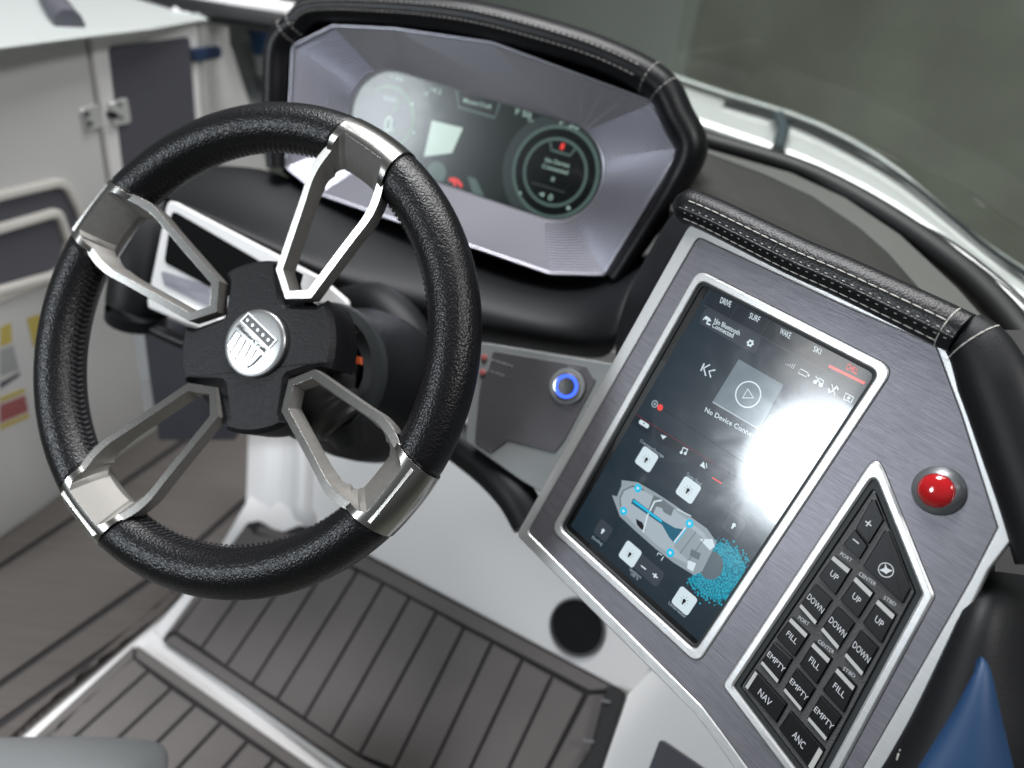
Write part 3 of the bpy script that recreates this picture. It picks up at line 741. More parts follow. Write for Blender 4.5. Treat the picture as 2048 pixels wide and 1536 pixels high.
for i in range(10):
    j = (i+1) % 10; a, b = bo[i], bo[j]; i0, i1 = kin[i], kin[j]
    # walk the window outline the short way round
    fw = (i1-i0) % n_; bw = (i0-i1) % n_
    seq = [(i0+k) % n_ for k in range(fw+1)] if fw <= bw else [(i0-k) % n_ for k in range(bw+1)]
    bm = bmesh.new(); inn = [bm.verts.new(K2.w(stf[k].x, stf[k].y, -.022)) for k in seq]
    m = len(seq); out = [bm.verts.new(K2.w(*(a.lerp(b, k/(m-1) if m > 1 else 0)), 0)) for k in range(m)]
    for k in range(m-1): bm.faces.new((out[k], out[k+1], inn[k+1], inn[k]))
    me = tomesh(bm, 'facet', MA['facet'], recalc=False)
    if sum(p.normal.dot(d2w(NC)) for p in me.polygons) < 0: me.flip_normals()
    # fine machined ribs on the end facets
    fo = link('facet', me, hood)
    if i in (0, 9, 4, 5, 6, 8):
        bm = bmesh.new(); nr = 20
        for r in range(1, nr):
            t = r/nr
            Lr = []
            for k in range(m):
                pa = a.lerp(b, k/(m-1)); pb = stf[seq[k]]; Lr.append((pa.lerp(pb, t), -.022*t))
            wd = .0006
            up_ = [bm.verts.new(K2.w(p.x, p.y, z+.0011)) for p, z in Lr]
            lo_ = []
            for side in (-1, 1):
                row = []
                for k in range(m):
                    pa = a.lerp(b, k/(m-1)); pb = stf[seq[k]]; tt = t+side*.020; q = pa.lerp(pb, tt); row.append(bm.verts.new(K2.w(q.x, q.y, -.022*tt+.00006)))
                lo_.append(row)
            for k in range(m-1):
                bm.faces.new((lo_[0][k], lo_[0][k+1], up_[k+1], up_[k])); bm.faces.new((up_[k], up_[k+1], lo_[1][k+1], lo_[1][k]))
        me = tomesh(bm, 'ribs', MA['facet'], recalc=False)
        if sum(p.normal.dot(d2w(NC)) for p in me.polygons) < 0: me.flip_normals()
        link('ribs', me, fo, kind='stuff')
ZS = -.0235
link('window_edge', ringm(K2, stad(rR*.998), stad(rR*.965), -.03, -.0218, MA['dark']), hood)
scr = link('display', prism(K2, stad(rR*.985), -.030, ZS, G['cbg']), hood)
cp = lambda x, y: K2.pt(x, y, ZS)
ui = []
def UI(lst, me): lst.append(me)
zz = ZS+.0002
rc2 = cp(1110, 345)
def rad(fr_pt, x, y): return (cp(x, y)-fr_pt).length
Ro = rad(rc2, 1198, 330); Ri = rad(rc2, 1176, 340)
def ringflat(fr, c, r0, r1, z, m, a0=0, a1=2*math.pi, n=64):
    bm = bmesh.new(); full = abs(a1-a0-2*math.pi) < 1e-6
    A = [(c[0]+math.cos(a0+(a1-a0)*i/n), c[1]) for i in range(n+1)]
    I = [bm.verts.new(fr.w(c[0]+r0*math.cos(a0+(a1-a0)*i/n), c[1]+r0*math.sin(a0+(a1-a0)*i/n), z)) for i in range(n+1)]
    J = [bm.verts.new(fr.w(c[0]+r1*math.cos(a0+(a1-a0)*i/n), c[1]+r1*math.sin(a0+(a1-a0)*i/n), z)) for i in range(n+1)]
    for i in range(n): bm.faces.new((I[i], J[i], J[i+1], I[i+1]))
    return tomesh(bm, 'rf', m, recalc=False)
g1 = [flat(K2, circ(rc2, Ro*1.24, 48), zz, G['cgrey']), flat(K2, circ(rc2, Ro, 48), zz+.0001, G['cblk']), ringflat(K2, rc2, Ro*.93, Ro, zz+.0002, G['cring']),
      ringflat(K2, rc2, Ro*.68, Ro*.745, zz+.0002, G['cring'])]
a90 = ang+math.pi/2
g1 += [stroke(K2, [cp(1101, 284), cp(1103, 300), cp(1140, 311), cp(1151, 297)], .0022, zz+.0003, G['cring'])]
link('sound_gauge', merge(g1), scr)
link('gauge_pointer', merge([stroke(K2, [cp(1127, 287), cp(1123, 299)], .004, zz+.0004, G['red'])]), scr)
tx = []
def CT(s, bl, br, tl, m='cwhite', b=.01): link('lettering', letter(K2, s, cp(*bl), cp(*br), cp(*tl), zz+.0003, G[m], b), scr)
CT('No Device', (1090, 323), (1138, 335), (1092, 315)); CT('Connected', (1084, 335), (1135, 349), (1086, 327))
CT('x', (1101, 361), (1109, 363), (1104, 350)); CT('0', (1096, 399), (1104, 401), (1099, 388))
CT('4', (1077, 391), (1088, 394), (1079, 383)); CT('MasterCraft', (926, 204), (982, 218), (929, 196))
CT('14.2', (861, 183), (882, 189), (863, 173)); CT('F 50', (1031, 228), (1062, 237), (1033, 217)); CT('OC', (1055, 242), (1066, 245), (1057, 237))
CT('F 30', (1120, 249), (1158, 260), (1122, 236)); CT('53', (1002, 428), (1022, 433), (1004, 419)); CT('99', (1077, 449), (1096, 455), (1080, 439))
CT('TC', (985, 423), (1000, 427), (987, 414), 'cring'); CT('C', (1057, 443), (1072, 447), (1059, 435), 'cring')
CT('1:25', (781, 155), (805, 163), (784, 149)); CT('E', (850, 190), (856, 192), (852, 184)); CT('0', (767, 262), (782, 266), (773, 230), 'cwhite', .0); CT('k', (784, 264), (790, 266), (787, 254))
for me_ in [flat(K2, circ(cp(1041, 386), .0014, 12), zz+.0003, G['cwhite']), flat(K2, circ(cp(1137, 416), .002, 14), zz+.0003, G['cwhite']), flat(K2, circ(cp(825, 208), .0015, 12), zz+.0003, G['cwhite']),
       flat(K2, circ(cp(828, 265), .0015, 12), zz+.0003, G['cwhite']), stroke(K2, [cp(1063, 365), cp(1130, 385)], .0018, zz+.0002, G['cgrey'])]: link('icon', me_, scr)
bq = [cp(914, 180), cp(917, 214), cp(990, 235), cp(1001, 202)]
link('badge_frame', merge([flat(K2, bq, zz, G['cblk']), stroke(K2, bq, .0024, zz+.0001, G['cring'])]), scr)
link('map_tile', flat(K2, [cp(864, 241), cp(926, 256), cp(904, 306), cp(848, 313)], zz, G['cmap']), scr)
lc2 = cp(775, 235)
link('speed_gauge', merge([ringflat(K2, lc2, Ro*.93, Ro*.96, zz, G['cgrey']), ringflat(K2, lc2, Ro*.66, Ro*.70, zz, G['cgreen'], ang-.9, ang+2.3), stroke(K2, [cp(800, 200), cp(788, 222)], .0016, zz+.0001, G['cgreen']),
     flat(K2, [cp(764, 190), cp(796, 197), cp(793, 206), cp(768, 200)], zz+.0001, G['cring'])]), scr)
ec = cp(905, 378)
link('engine_gauge', merge([flat(K2, circ(cp(873, 345), .012, 24), zz, G['cring']), ringflat(K2, cp(906, 378), .0085, .0122, zz+.0002, G['red'], ang+.5, ang+2.3, 24), flat(K2, circ(cp(912, 376), .0095, 24), zz+.0001, G['cblk']),
     flat(K2, circ(cp(899, 392), .0098, 24), zz+.0003, G['cring']), flat(K2, circ(cp(929, 391), .0028, 16), zz+.0003, G['cwhite']), stroke(K2, [cp(907, 360), cp(911, 372)], .003, zz+.0003, G['red']),
     flat(K2, [cp(935, 352), cp(952, 358), cp(968, 392), cp(945, 386)], zz, G['cring'])]), scr)
# leather hood: padded tube running round three sides
HI = [(1232, 556), (1300, 452), (1350, 372), (1382, 298), (1354, 234), (1315, 168), (1210, 112), (1080, 70), (940, 36), (790, 20), (640, 18), (595, 50), (560, 92), (553, 180), (551, 260), (556, 335)]
HR = [.010, .011, .0135, .016, .0165, .0165, .0165, .0175, .0175, .016, .015, .015, .0155, .015, .013, .012]
pts = catmull([K2.w(*K2.pt(x, y), .004) for x, y in HI], 5)
def hr(t):
    k = t*(len(HR)-1); i = min(int(k), len(HR)-2); return HR[i]+(HR[i+1]-HR[i])*(k-i)
sec = [(math.cos(2*math.pi*i/20)*1.0, math.sin(2*math.pi*i/20)*1.5-.5) for i in range(20)]
link('leather_hood', tube(pts, hr, MA['leather'], nrm=d2w(NC), sec=sec), hood)
# shell behind the hood
back = [inset(bo, -.012), inset(bo, -.016), inset(bo, -.002)]
link('shell', loft([[K2.w(p.x, p.y, z) for p in q] for q, z in zip(back, (-.008, -.05, -.09))], MA['leather2'], True, False, True, 40), hood)
def stitches(parent, pts, m, ln=.0045, gap=.0022, r=.00035, name='stitch', lift=None):
    """short thread dashes along a world polyline"""
    L = [0]
    for a, b in zip(pts, pts[1:]): L.append(L[-1]+(b-a).length)
    def P(s):
        for i in range(len(L)-1):
            if s <= L[i+1]: return pts[i].lerp(pts[i+1], (s-L[i])/max(L[i+1]-L[i], 1e-9))
        return pts[-1]
    me = None; s = 0; out = []
    while s+ln < L[-1]:
        a, b = P(s), P(s+ln); out.append((a, b)); s += ln+gap
    return out
def stitch_mesh(m, ln, r):
    pts = [Vector((ln*(i/6-.5), 0, r*.9*math.sin(math.pi*i/6))) for i in range(7)]
    me = tube(pts, lambda t: r*(.55+.45*math.sin(math.pi*t)), m, n=6); return me
def stuffst(parent, pts, m, ln, gap, r):
    ms = []
    for a, b in stitches(parent, pts, m, ln, gap): ms.append(tube([a, (a+b)/2, b], r, m, n=5))
    link('stitching', merge(ms), parent, kind='stuff')
for off, dz in ((.35, 1), (-.25, .985)):
    Q = []
    n0, n1 = 27, 56
    for i in range(n0, n1):
        t_ = (pts[i+1]-pts[i-1]).normalized(); nn = d2w(NC); side = t_.cross(nn).normalized()
        r = hr(i/(len(pts)-1)); th = off
        Q.append(pts[i]+side*(-r*math.sin(th)*1.0)+nn*(r*(math.cos(th)*1.5-.5)+.0003))
    stuffst(hood, Q, MA['thread'], .0038, .0022, .00032)
for k_ in (24, 26, 55, 57):
    t_ = (pts[k_+1]-pts[k_-1]).normalized(); nn = d2w(NC); side = t_.cross(nn).normalized(); r = hr(k_/(len(pts)-1))
    Q = [pts[k_]+side*(r*math.cos(s)*1.02)+nn*(r*(math.sin(s)*1.5-.5)*1.02) for s in [.1+i*.15 for i in range(20)]]
    stuffst(hood, Q, MA['thread'], .0038, .0020, .00032)

# ================================================================== DASHBOARD LEATHER
dash = thing('dashboard', 'black leather dashboard body between the wheel, the instrument pod and the control panel', 'dashboard', at(800, 560, .85))
rows = [
 [at(300, 330, .90), at(420, 318, .90), at(560, 325, .90), at(660, 395, .895), at(900, 480, .88), (at(1100, 548, .86)), at(1215, 560, .82), at(1330, 470, .80)],
 [at(318, 375, .84), at(430, 395, .845), at(560, 440, .85), at(700, 480, .85), at(900, 520, .84), at(1080, 580, .82), at(1190, 590, .79), at(1290, 520, .76)],
 [at(330, 388, .80), at(450, 445, .80), at(580, 505, .80), at(720, 560, .80), at(900, 590, .79), at(1060, 625, .77), at(1175, 640, .75), at(1250, 585, .72)],
 [at(335, 400, .80), at(470, 470, .80), at(600, 540, .80), at(740, 610, .80), at(880, 650, .79), at(1040, 680, .765), at(1160, 700, .74), at(1230, 680, .70)],
 [at(345, 430, .86), at(480, 500, .86), at(610, 580, .87), at(740, 670, .87), at(880, 690, .85), at(1020, 700, .82), at(1150, 722, .79), at(1220, 730, .75)]]
o = link('leather_top', slabgrid(rows, MA['leather2']), dash); solid(o, .01); subsurf(o, 2)
# cowl around the column
o = link('column_cowl', tube(catmull([at(700, 620, .80), at(760, 618, .77), at(815, 680, .75), at(835, 770, .74), at(820, 850, .74), at(780, 880, .745)], 5), lambda t: .026, MA['leather2'], n=16), dash)
o = link('knee_panel', slabgrid([[at(560, 560, .87), at(700, 600, .86), at(860, 660, .85)], [at(560, 700, .86), at(720, 720, .86), at(870, 760, .84)], [at(600, 770, .86), at(740, 780, .85), at(860, 790, .84)], [at(640, 800, .86), at(750, 820, .86), at(860, 830, .85)]], MA['black']), dash); solid(o, .01); subsurf(o, 1)
# side wing of the control pedestal in black leather
rows = [[at(1345, 395, .62), at(1375, 440, .555), at(1392, 452, .535)], [at(1290, 500, .66), at(1320, 520, .60), at(1350, 530, .56)], [at(1235, 600, .70), at(1270, 630, .63), at(1285, 640, .60)], [at(1222, 700, .72), at(1222, 720, .66), at(1225, 735, .64)]]
o = link('console_flank', slabgrid(rows, MA['leather2']), dash); solid(o, .01); subsurf(o, 2)
# lower roll under the ignition panel
o = link('lower_roll', tube(catmull([at(870, 850, .76), at(930, 895, .74), at(985, 940, .72), at(1030, 990, .70), at(1062, 1046, .69)], 6), lambda t: .020-.002*t, MA['leather2'], n=18), dash)
# left end bolster
wing = thing('dash_bolster', 'rounded black leather bolster at the left end of the dashboard with a blue side', 'bolster', at(270, 600, .84))
o = link('pad', tube(catmull([at(345, 395, .86), at(312, 440, .84), at(288, 520, .83), at(276, 600, .83), at(272, 640, .84)], 5), lambda t: .022+.010*math.sin(min(t*1.6, 1)*1.57), MA['leather2'], n=20), wing)
o = link('side', tube(catmull([at(250, 520, .86), at(238, 570, .86), at(236, 625, .86)], 4), .012, MA['blue'], n=12), wing)
link('lower_lip', tube(catmull([at(240, 636, .85), at(300, 655, .83), at(380, 690, .82), at(450, 705, .82)], 4), .008, MA['leather'], n=10), wing)
kn = thing('console_leg', 'dark slate panel with a pale edge strip under the left dash bolster', 'panel', at(300, 760, .95))
o = link('panel', slabgrid([[at(285, 640, .90), at(380, 680, .90), at(520, 720, .90)], [at(300, 760, .96), at(400, 780, .96), at(520, 800, .96)], [at(318, 880, 1.04), at(400, 880, 1.04), at(470, 880, 1.04)]], MA['panelgrey']), kn); solid(o, .02)
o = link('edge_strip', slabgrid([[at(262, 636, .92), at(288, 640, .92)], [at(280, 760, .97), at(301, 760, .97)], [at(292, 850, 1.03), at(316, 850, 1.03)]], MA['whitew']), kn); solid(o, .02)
# small display in a white frame, left of the wheel hub
NS = (NC*.7+Vector(WN)*.3).normalized()
S2 = Frame(ray(440, 500)*.765, NS, HC)
sp = thing('side_display', 'small black display in a white frame seen behind the upper left spoke', 'display', S2.M)
q = pxs(S2, [(338, 398), (640, 555), (705, 610), (600, 690), (440, 660), (298, 595)])
link('frame', prism(S2, rnd(q, .008), -.004, .002, MA['white'], .001), sp)
link('glass', prism(S2, rnd(pxs(S2, [(345, 420), (585, 560), (600, 640), (450, 590), (330, 525)], .002), .006), .002, .0032, MA['dglass']), sp)
link('silver_strip', prism(S2, rnd(pxs(S2, [(322, 541), (440, 578), (440, 625), (330, 570)], .002), .003), .002, .003, MA['plate']), sp)
link('lower_frame', prism(S2, rnd(pxs(S2, [(298, 597), (300, 615), (365, 642), (440, 668), (450, 640), (330, 590)], .002), .003), .002, .005, MA['white'], .001), sp)
# ------------------------------------------------------------------ ignition panel
NI = (Vector(NC)*.4+Vector(WN)*.6+Vector((0, -.05, 0))).normalized()
I2 = Frame(ray(1080, 800)*.68, NI, HC)
ig = thing('switch_panel', 'silver switch panel with a push button glowing blue, between wheel rim and control panel', 'switch panel', I2.M)
i2 = lambda pts, h=0: pxs(I2, pts, h)
link('plate', prism(I2, rnd(i2([(930, 684), (975, 686), (1230, 728), (1190, 840), (1090, 990), (1040, 960), (930, 882), (940, 780)]), .004), -.004, 0, MA['seat'], .001), ig)
link('face_plate', prism(I2, rnd(i2([(987, 702), (1172, 733), (1183, 752), (1193, 760), (1130, 880), (1110, 905), (1016, 880), (982, 906), (950, 885), (960, 780), (966, 752), (978, 740)], .0), .003), 0, .001, MA['plate2'], .0003), ig)
bc = I2.pt(1134, 773, .003); br_ = (I2.pt(1169, 777, .003)-bc).length
btn = link('push_button', lathe(I2, bc, [(br_, .001), (br_, .0035), (br_*.97, .004), (br_*.80, .004), (br_*.78, .003), (br_*.7, .003), (br_*.68, .0042), (br_*.64, .0044)], MA['seat'], 48), ig)
link('steel_ring', lathe(I2, bc, [(br_*.80, .0035), (br_*.72, .006), (br_*.66, .0062)], MA['chrome'], 48), btn)
link('light_ring', lathe(I2, bc, [(br_*.66, .0060), (br_*.64, .0064), (br_*.53, .0064), (br_*.51, .006)], MA['blueglow'], 48), btn)
link('cap', lathe(I2, bc, [(br_*.52, .006), (br_*.50, .0066), (0, .0067)], MA['chrome'], 48), btn)
for s, a, b, c_ in (('IGNITION', (1137, 735), (1160, 741), (1138, 731)), ('START', (1104, 802), (1123, 811), (1105, 799)), ('STOP', (1128, 815), (1145, 816), (1128, 811)), ('HORN', (985, 722), (1026, 735), (986, 717)), ('BLOWER', (982, 744), (1010, 754), (983, 740))):
    link('lettering', letter(I2, s, I2.pt(*a), I2.pt(*b), I2.pt(*c_), .0014, MA['greyp'], .0), ig)
for q in ((969, 715), (966, 745)): link('indicator', lathe(I2, I2.pt(*q), [(.003, .0), (.003, .002), (0, .003)], MA['redp'], 20), ig)
# ================================================================== CONTROL PANEL
K = Frame(ray(1400, 950)*.5, NK, (0.62262, 0.48458, -0.61443))
panel = thing('control_panel', 'angled control panel of brushed graphite and silver with a tall touchscreen and a keypad', 'control panel', K.M)
k = lambda pts, h=0: pxs(K, pts, h)
TO = [(1382, 446), (1700, 598), (1893, 686), (1960, 835), (2041, 1058), (1978, 1140), (1870, 1362), (1700, 1660), (1560, 1665), (1420, 1465), (1388, 1423), (1034, 1070)]
TI = [(1397, 474), (1690, 612), (1873, 693), (1925, 833), (1996, 1055), (1942, 1160), (1845, 1330), (1650, 1670), (1600, 1680), (1446, 1466), (1405, 1412), (1056, 1064)]
to = k(TO); ti = k(TI)
rr = [.006, .02, .004, .02, .003, .02, .03, .004, .004, .02, .01, .005]
link('outer_trim', ringm(K, rnd(to, rr, 5), rnd(ti, [.004, .02, .003, .02, .002, .02, .03, .004, .004, .02, .01, .004], 5), -.006, .0012, MA['trim'], .0007), panel)
link('trim_edge', prism(K, rnd(inset(to, .0004), rr, 5), -.012, -.0045, MA['black'], .0), panel)
# face plate is cut round the screen and the keypad
SB = k([(1397.5, 538.7), (1790, 736.6), (1396.2, 1329), (1103.5, 1059.2)])
KB = k([(1754.4, 904.2), (1870.7, 1192.3), (1636.8, 1625), (1445.6, 1370)])
sbo = rnd(SB, .0085, 6); kbo = rnd(KB, [.0055, .005, .004, .0045], 6)
def holed(fr, outer, holes, z0, z1, m):
    bm = bmesh.new(); loops = [outer]+holes; tri = tessellate_polygon([[Vector((p[0], p[1], 0)) for p in l] for l in loops])
    flatp = [p for l in loops for p in l]
    T = [bm.verts.new(fr.w(p[0], p[1], z1)) for p in flatp]
    for f in tri:
        a, b, c = [flatp[i] for i in f]
        if (b[0]-a[0])*(c[1]-a[1])-(b[1]-a[1])*(c[0]-a[0]) < 0: f = tuple(reversed(f))
        bm.faces.new([T[i] for i in f])
    B = [bm.verts.new(fr.w(p[0], p[1], z0)) for p in flatp]; o = 0
    for l in loops:
        n = len(l); ccw = area2(l) > 0
        for i in range(n):
            a, b = o+i, o+(i+1) % n
            q = (B[a], B[b], T[b], T[a]); bm.faces.new(q if (ccw == (l is outer)) else tuple(reversed(q)))
        o += n
    return tomesh(bm, 'holed', m, recalc=False)
link('face_plate', holed(K, rnd(inset(ti, .0005), [.004, .02, .003, .02, .002, .02, .03, .004, .004, .02, .01, .004], 5), [inset(sbo, -.0004), inset(kbo, -.0004)], -.004, .0002, MA['plate']), panel)
link('seam', prism(K, inset(to, .004), -.0045, -.0022, MA['dark']), panel)
# screen bezel and touchscreen
WB = .0058
link('screen_bezel', ringm(K, sbo, rnd(inset(SB, WB), .0055, 6), -.004, .0014, MA['trim'], .0008), panel)
link('screen_surround', ringm(K, rnd(inset(SB, WB-.0002), .0055, 6), rnd(inset(SB, WB+.0022), .0045, 6), -.004, -.0008, MA['gasket'], .0004), panel)
ZT = -.0022
ts = link('touchscreen', prism(K, rnd(inset(SB, WB+.0016), .005, 6), -.0035, ZT, G['black']), panel)
kp = lambda x, y: K.pt(x, y, ZT)
z1, z2, z3, z4 = ZT+.00012, ZT+.00024, ZT+.00036, ZT+.00048
TL, TR_, BR_, BL_ = kp(1420.5, 574.5), kp(1755, 748), kp(1401.5, 1286), kp(1141.5, 1052)
link('backlit_area', flat(K, [TL, TR_, BR_, BL_], z1, G['bg']), ts)
def S(u, v): return (TL.lerp(TR_, u)).lerp(BL_.lerp(BR_, u), v)
def kq(*q): return [kp(*p) for p in q]
def inv(x, y):   # px -> screen unit coordinates
    p = kp(x, y); u = v = .5
    for _ in range(30):
        e_ = S(u, v)-p; du = (S(u+.01, v)-S(u, v))/.01; dv = (S(u, v+.01)-S(u, v))/.01
        det = du.x*dv.y-du.y*dv.x; u -= (e_.x*dv.y-e_.y*dv.x)/det; v -= (du.x*e_.y-du.y*e_.x)/det
    return u, v
ux = (TR_-TL).normalized(); uy = (BL_-TL).normalized()
# mode tabs
uL, vA = inv(1421, 579); _, vB = inv(1421, 601)
link('mode_tabs', merge([flat(K, [S(.02, .006), S(.985, .006), S(.985, .062), S(.02, .062)], z2, G['tab']), stroke(K, [S(.02, .062), S(.8, .062)], .0005, z3, G['line'])]+
     [stroke(K, [S(u, .008), S(u, .06)], .0003, z3, G['line']) for u in (.2, .4, .6, .8)]), ts)
tx = []
def KT(s, bl, br, tl, m='white', b=.01, z=z4): link('lettering', letter(K, s, kp(*bl), kp(*br), kp(*tl), z, G[m], b), ts)
KT('DRIVE', (1440, 605.5), (1461, 615), (1443.5, 594)); KT('SURF', (1498, 636), (1518, 645.5), (1502, 625))
KT('WAKE', (1559, 667), (1580, 678), (1563, 655.5)); KT('SKI', (1626, 702), (1641, 709.5), (1630, 691.5)); KT('CHILL', (1692, 738), (1714, 749.5), (1697, 726), 'red')
KT('No Bluetooth', (1428.5, 645.5), (1479, 671.5), (1431.5, 636)); KT('Connected', (1424, 654), (1466, 676), (1427.5, 645))
KT('No Device Connected', (1409.5, 823), (1526, 886), (1413, 814)); KT('Courtesy/Storage', (1280, 883), (1327, 916), (1283, 878), 'pale', .0); KT('Tower Flood', (1373, 950), (1402, 972), (1376, 944), 'pale', .0)
KT('Docking', (1184, 1076), (1204, 1091), (1187, 1071), 'pale', .0); KT('Speakers', (1259, 1139), (1282, 1158), (1262, 1133.5), 'pale', .0); KT('100 %', (1261, 1149), (1276, 1161), (1264, 1144), 'pale', .0)
KT('Underwater', (1337, 1208), (1371, 1237), (1340, 1202), 'pale', .0)
KT('-', (1281, 1134), (1291, 1142), (1286, 1124), 'white', .03); KT('+', (1303, 1152), (1313, 1161), (1309, 1142), 'white', .03)
link('selected_bar', merge([stroke(K, kq((1658.5, 732), (1730, 767)), .0017, z4, G['red'])]), ts)
ic = []
pill = rnd(kq((1411, 614), (1524, 676), (1512, 710), (1398, 646)), .0035, 5)
link('bluetooth_card', merge([flat(K, pill, z2, G['panel']), stroke(K, kq((1487, 663), (1476, 683)), .0003, z3, G['line'])]), ts)
def gear(c, r, m): 
    P = []; c = kp(*c)
    for i in range(24): rr_ = r if (i//2) % 2 == 0 else r*.78; t = math.pi*2*i/24; P.append((c.x+rr_*math.cos(t), c.y+rr_*math.sin(t)))
    return flat(K, P, z3, m)
ic.append(gear((1501, 686.5), .0026, G['white'])); ic.append(flat(K, circ(kp(1501, 686.5), .0009, 12), z4, G['panel']))
ic += [flat(K, circ(kp(1413, 636), .0013, 12), z3, G['white']), flat(K, circ(kp(1418, 640), .0011, 12), z3, G['white']), stroke(K, kq((1407, 640), (1411, 634), (1419, 637), (1422, 643)), .0008, z3, G['white']), stroke(K, kq((1416, 641), (1414, 647), (1421, 650)), .0012, z3, G['white'])]
ic += [stroke(K, kq((1409, 727), (1402, 742)), .001, z3, G['white']), stroke(K, kq((1420.5, 729.5), (1408, 736), (1412, 752)), .001, z3, G['white']), stroke(K, kq((1431, 740), (1418.5, 742.5), (1422, 755)), .001, z3, G['white'])]
art = kq((1478, 718.5), (1567.5, 770), (1520, 858), (1425.5, 803.5))
link('album_tile', merge([flat(K, art, z2, G['art']), stroke(K, kq((1425.5, 804), (1519, 859)), .0008, z3, G['pale'])]), ts)
pcn = kp(1496.5, 789); pr = (kp(1523, 790)-pcn).length
ic += [ringflat(K, pcn, pr*.90, pr, z3, G['white']), stroke(K, kq((1496, 778), (1485.5, 796), (1507.5, 796)), .0009, z3, G['white'], True)]
for i in range(5): ic.append(stroke(K, [kp(1572+i*3.6, 730+i*1.9), kp(1572+i*3.6+(.5+i*.45)*2, 730+i*1.9-(.5+i*.45)*4)], .0006, z3, G['mid' if i > 9 else 'pale']))
ic += [stroke(K, kq((1602, 738), (1617, 746), (1613, 754), (1597, 746)), .0005, z3, G['white'], True), stroke(K, kq((1619, 749), (1617, 753)), .0010, z3, G['white']),
       stroke(K, kq((1632, 752), (1645, 774)), .0005, z3, G['white']), flat(K, circ(kp(1631, 764), .0012, 12), z3, G['white']), flat(K, circ(kp(1642, 770), .0012, 12), z3, G['white']), stroke(K, kq((1634, 764), (1638, 756), (1648, 762), (1645, 770)), .0006, z3, G['white']),
       stroke(K, kq((1664, 768), (1670, 791)), .0005, z3, G['white']), stroke(K, kq((1658, 777), (1659, 785), (1667, 781), (1674, 773), (1677, 780)), .0011, z3, G['white']),
       stroke(K, kq((1692, 786), (1708, 795), (1702, 806), (1696, 801), (1688, 799)), .0006, z3, G['white'], True), flat(K, circ(kp(1698, 796), .0009, 10), z3, G['white'])]
vc = kp(1310, 808); ic += [ringflat(K, vc, .0019, .0026, z3, G['pale'], n=28), flat(K, circ(vc, .0009, 12), z3, G['pale'])]
link('volume_slider', merge([stroke(K, kq((1321, 815), (1432, 889), (1560, 972)), .0005, z2, G['black']), flat(K, circ(kp(1320.7, 815), .0023, 24), z3, G['red'])]), ts)
link('category_bar', merge([flat(K, [S(0, .478), kp(1400, 909), S(1, .478), S(1, .507), kp(1400, 938), S(0, .507)] if False else [kp(1273, 829), kp(1400, 909), kp(1600, 1028), kp(1588, 1048), kp(1400, 937), kp(1262, 846)], z2, G['tab']),
     stroke(K, kq((1273, 829), (1400, 909), (1428, 927)), .0004, z3, G['dred']), stroke(K, kq((1425, 955), (1444, 967)), .0008, z3, G['red'])]), ts)
ic += [flat(K, rnd(kq((1281, 838), (1300, 850), (1296, 858), (1277, 846)), .0018, 4), z3, G['white']), flat(K, circ(kp(1288.5, 847), .0006, 8), z4, G['black']),
       flat(K, kq((1322, 869), (1334, 873), (1326, 879)), z3, G['white']), flat(K, circ(kp(1363, 905), .0011, 10), z3, G['white']), flat(K, circ(kp(1371, 907), .0011, 10), z3, G['white']), stroke(K, kq((1364, 904), (1367, 895), (1376, 899), (1372, 906)), .0009, z3, G['white']),
       flat(K, kq((1400, 931), (1408, 923), (1411, 938)), z3, G['white']), stroke(K, kq((1413, 926), (1414, 936)), .0006, z3, G['white'])]
for me_ in ic: link('icon', me_, ts)
def bulb(c, m, z):
    a = kp(*c); return [flat(K, circ(a, .0013, 12), z, m), flat(K, [a+ux*.0008+uy*.0004, a-ux*.0008+uy*.0004, a-ux*.0006+uy*.0028, a+ux*.0006+uy*.0028], z, m)]
def tile(c, on=True, s=.0072):
    a = kp(*c); q = rnd([a+(-ux-uy)*s, a+(ux-uy)*s, a+(ux+uy)*s, a+(-ux+uy)*s], .0024, 5)
    ms = [flat(K, q, z2, G['white'] if on else G['panel'])]
    ms += bulb(c, G['black'] if on else G['white'], z3)
    if on:
        for i in range(8): t = math.pi*i/4; ms.append(stroke(K, [a+(ux*math.cos(t)+uy*math.sin(t))*.0020, a+(ux*math.cos(t)+uy*math.sin(t))*.0033], .00025, z3, G['mid']))
    link('light_tile', merge(ms), ts)
link('level_pill', flat(K, rnd(kq((1283, 1106), (1331, 1147), (1313, 1176), (1262, 1130)), .003, 5), z1+.00006, G['panel']), ts)
for c in ((1293.5, 918.5), (1376.7, 980), (1260.5, 1108), (1369, 1201.5)): tile(c)
for c in ((1206.8, 1061), (1468.5, 1050)): tile(c, False, .0064)
# boat drawing seen from above
def z7(x, y): return kp(1100+x/3.0717, 850+y/3.0717)
B = lambda *q: [z7(*p) for p in q]
bt = []
bt.append(flat(K, B((442, 338), (540, 352), (650, 415), (780, 500), (870, 568), (965, 635), (1025, 720), (985, 800), (935, 900), (885, 922), (760, 845), (650, 760), (520, 645), (430, 560), (383, 430), (412, 440), (440, 375)), z3, G['hull']))
bt.append(flat(K, B((462, 385), (540, 385), (640, 440), (760, 520), (870, 600), (950, 665), (985, 730), (900, 880), (760, 810), (650, 730), (530, 620), (455, 540), (428, 460)), z3+.00005, G['pale']))
bt.append(stroke(K, catmull([z7(440, 470).to_3d(), z7(450, 410).to_3d(), z7(510, 378).to_3d(), z7(590, 410).to_3d()], 5) if False else B((436, 500), (432, 450), (455, 400), (510, 375), (580, 400)), .0012, z4, G['hull2']))
bt.append(flat(K, B((640, 430), (700, 460), (765, 510), (745, 560), (700, 535), (690, 510), (655, 500), (630, 560), (600, 535)), z4, G['hull2']))
bt.append(flat(K, B((530, 575), (570, 600), (590, 650), (560, 640), (535, 610)), z4, G['black']))
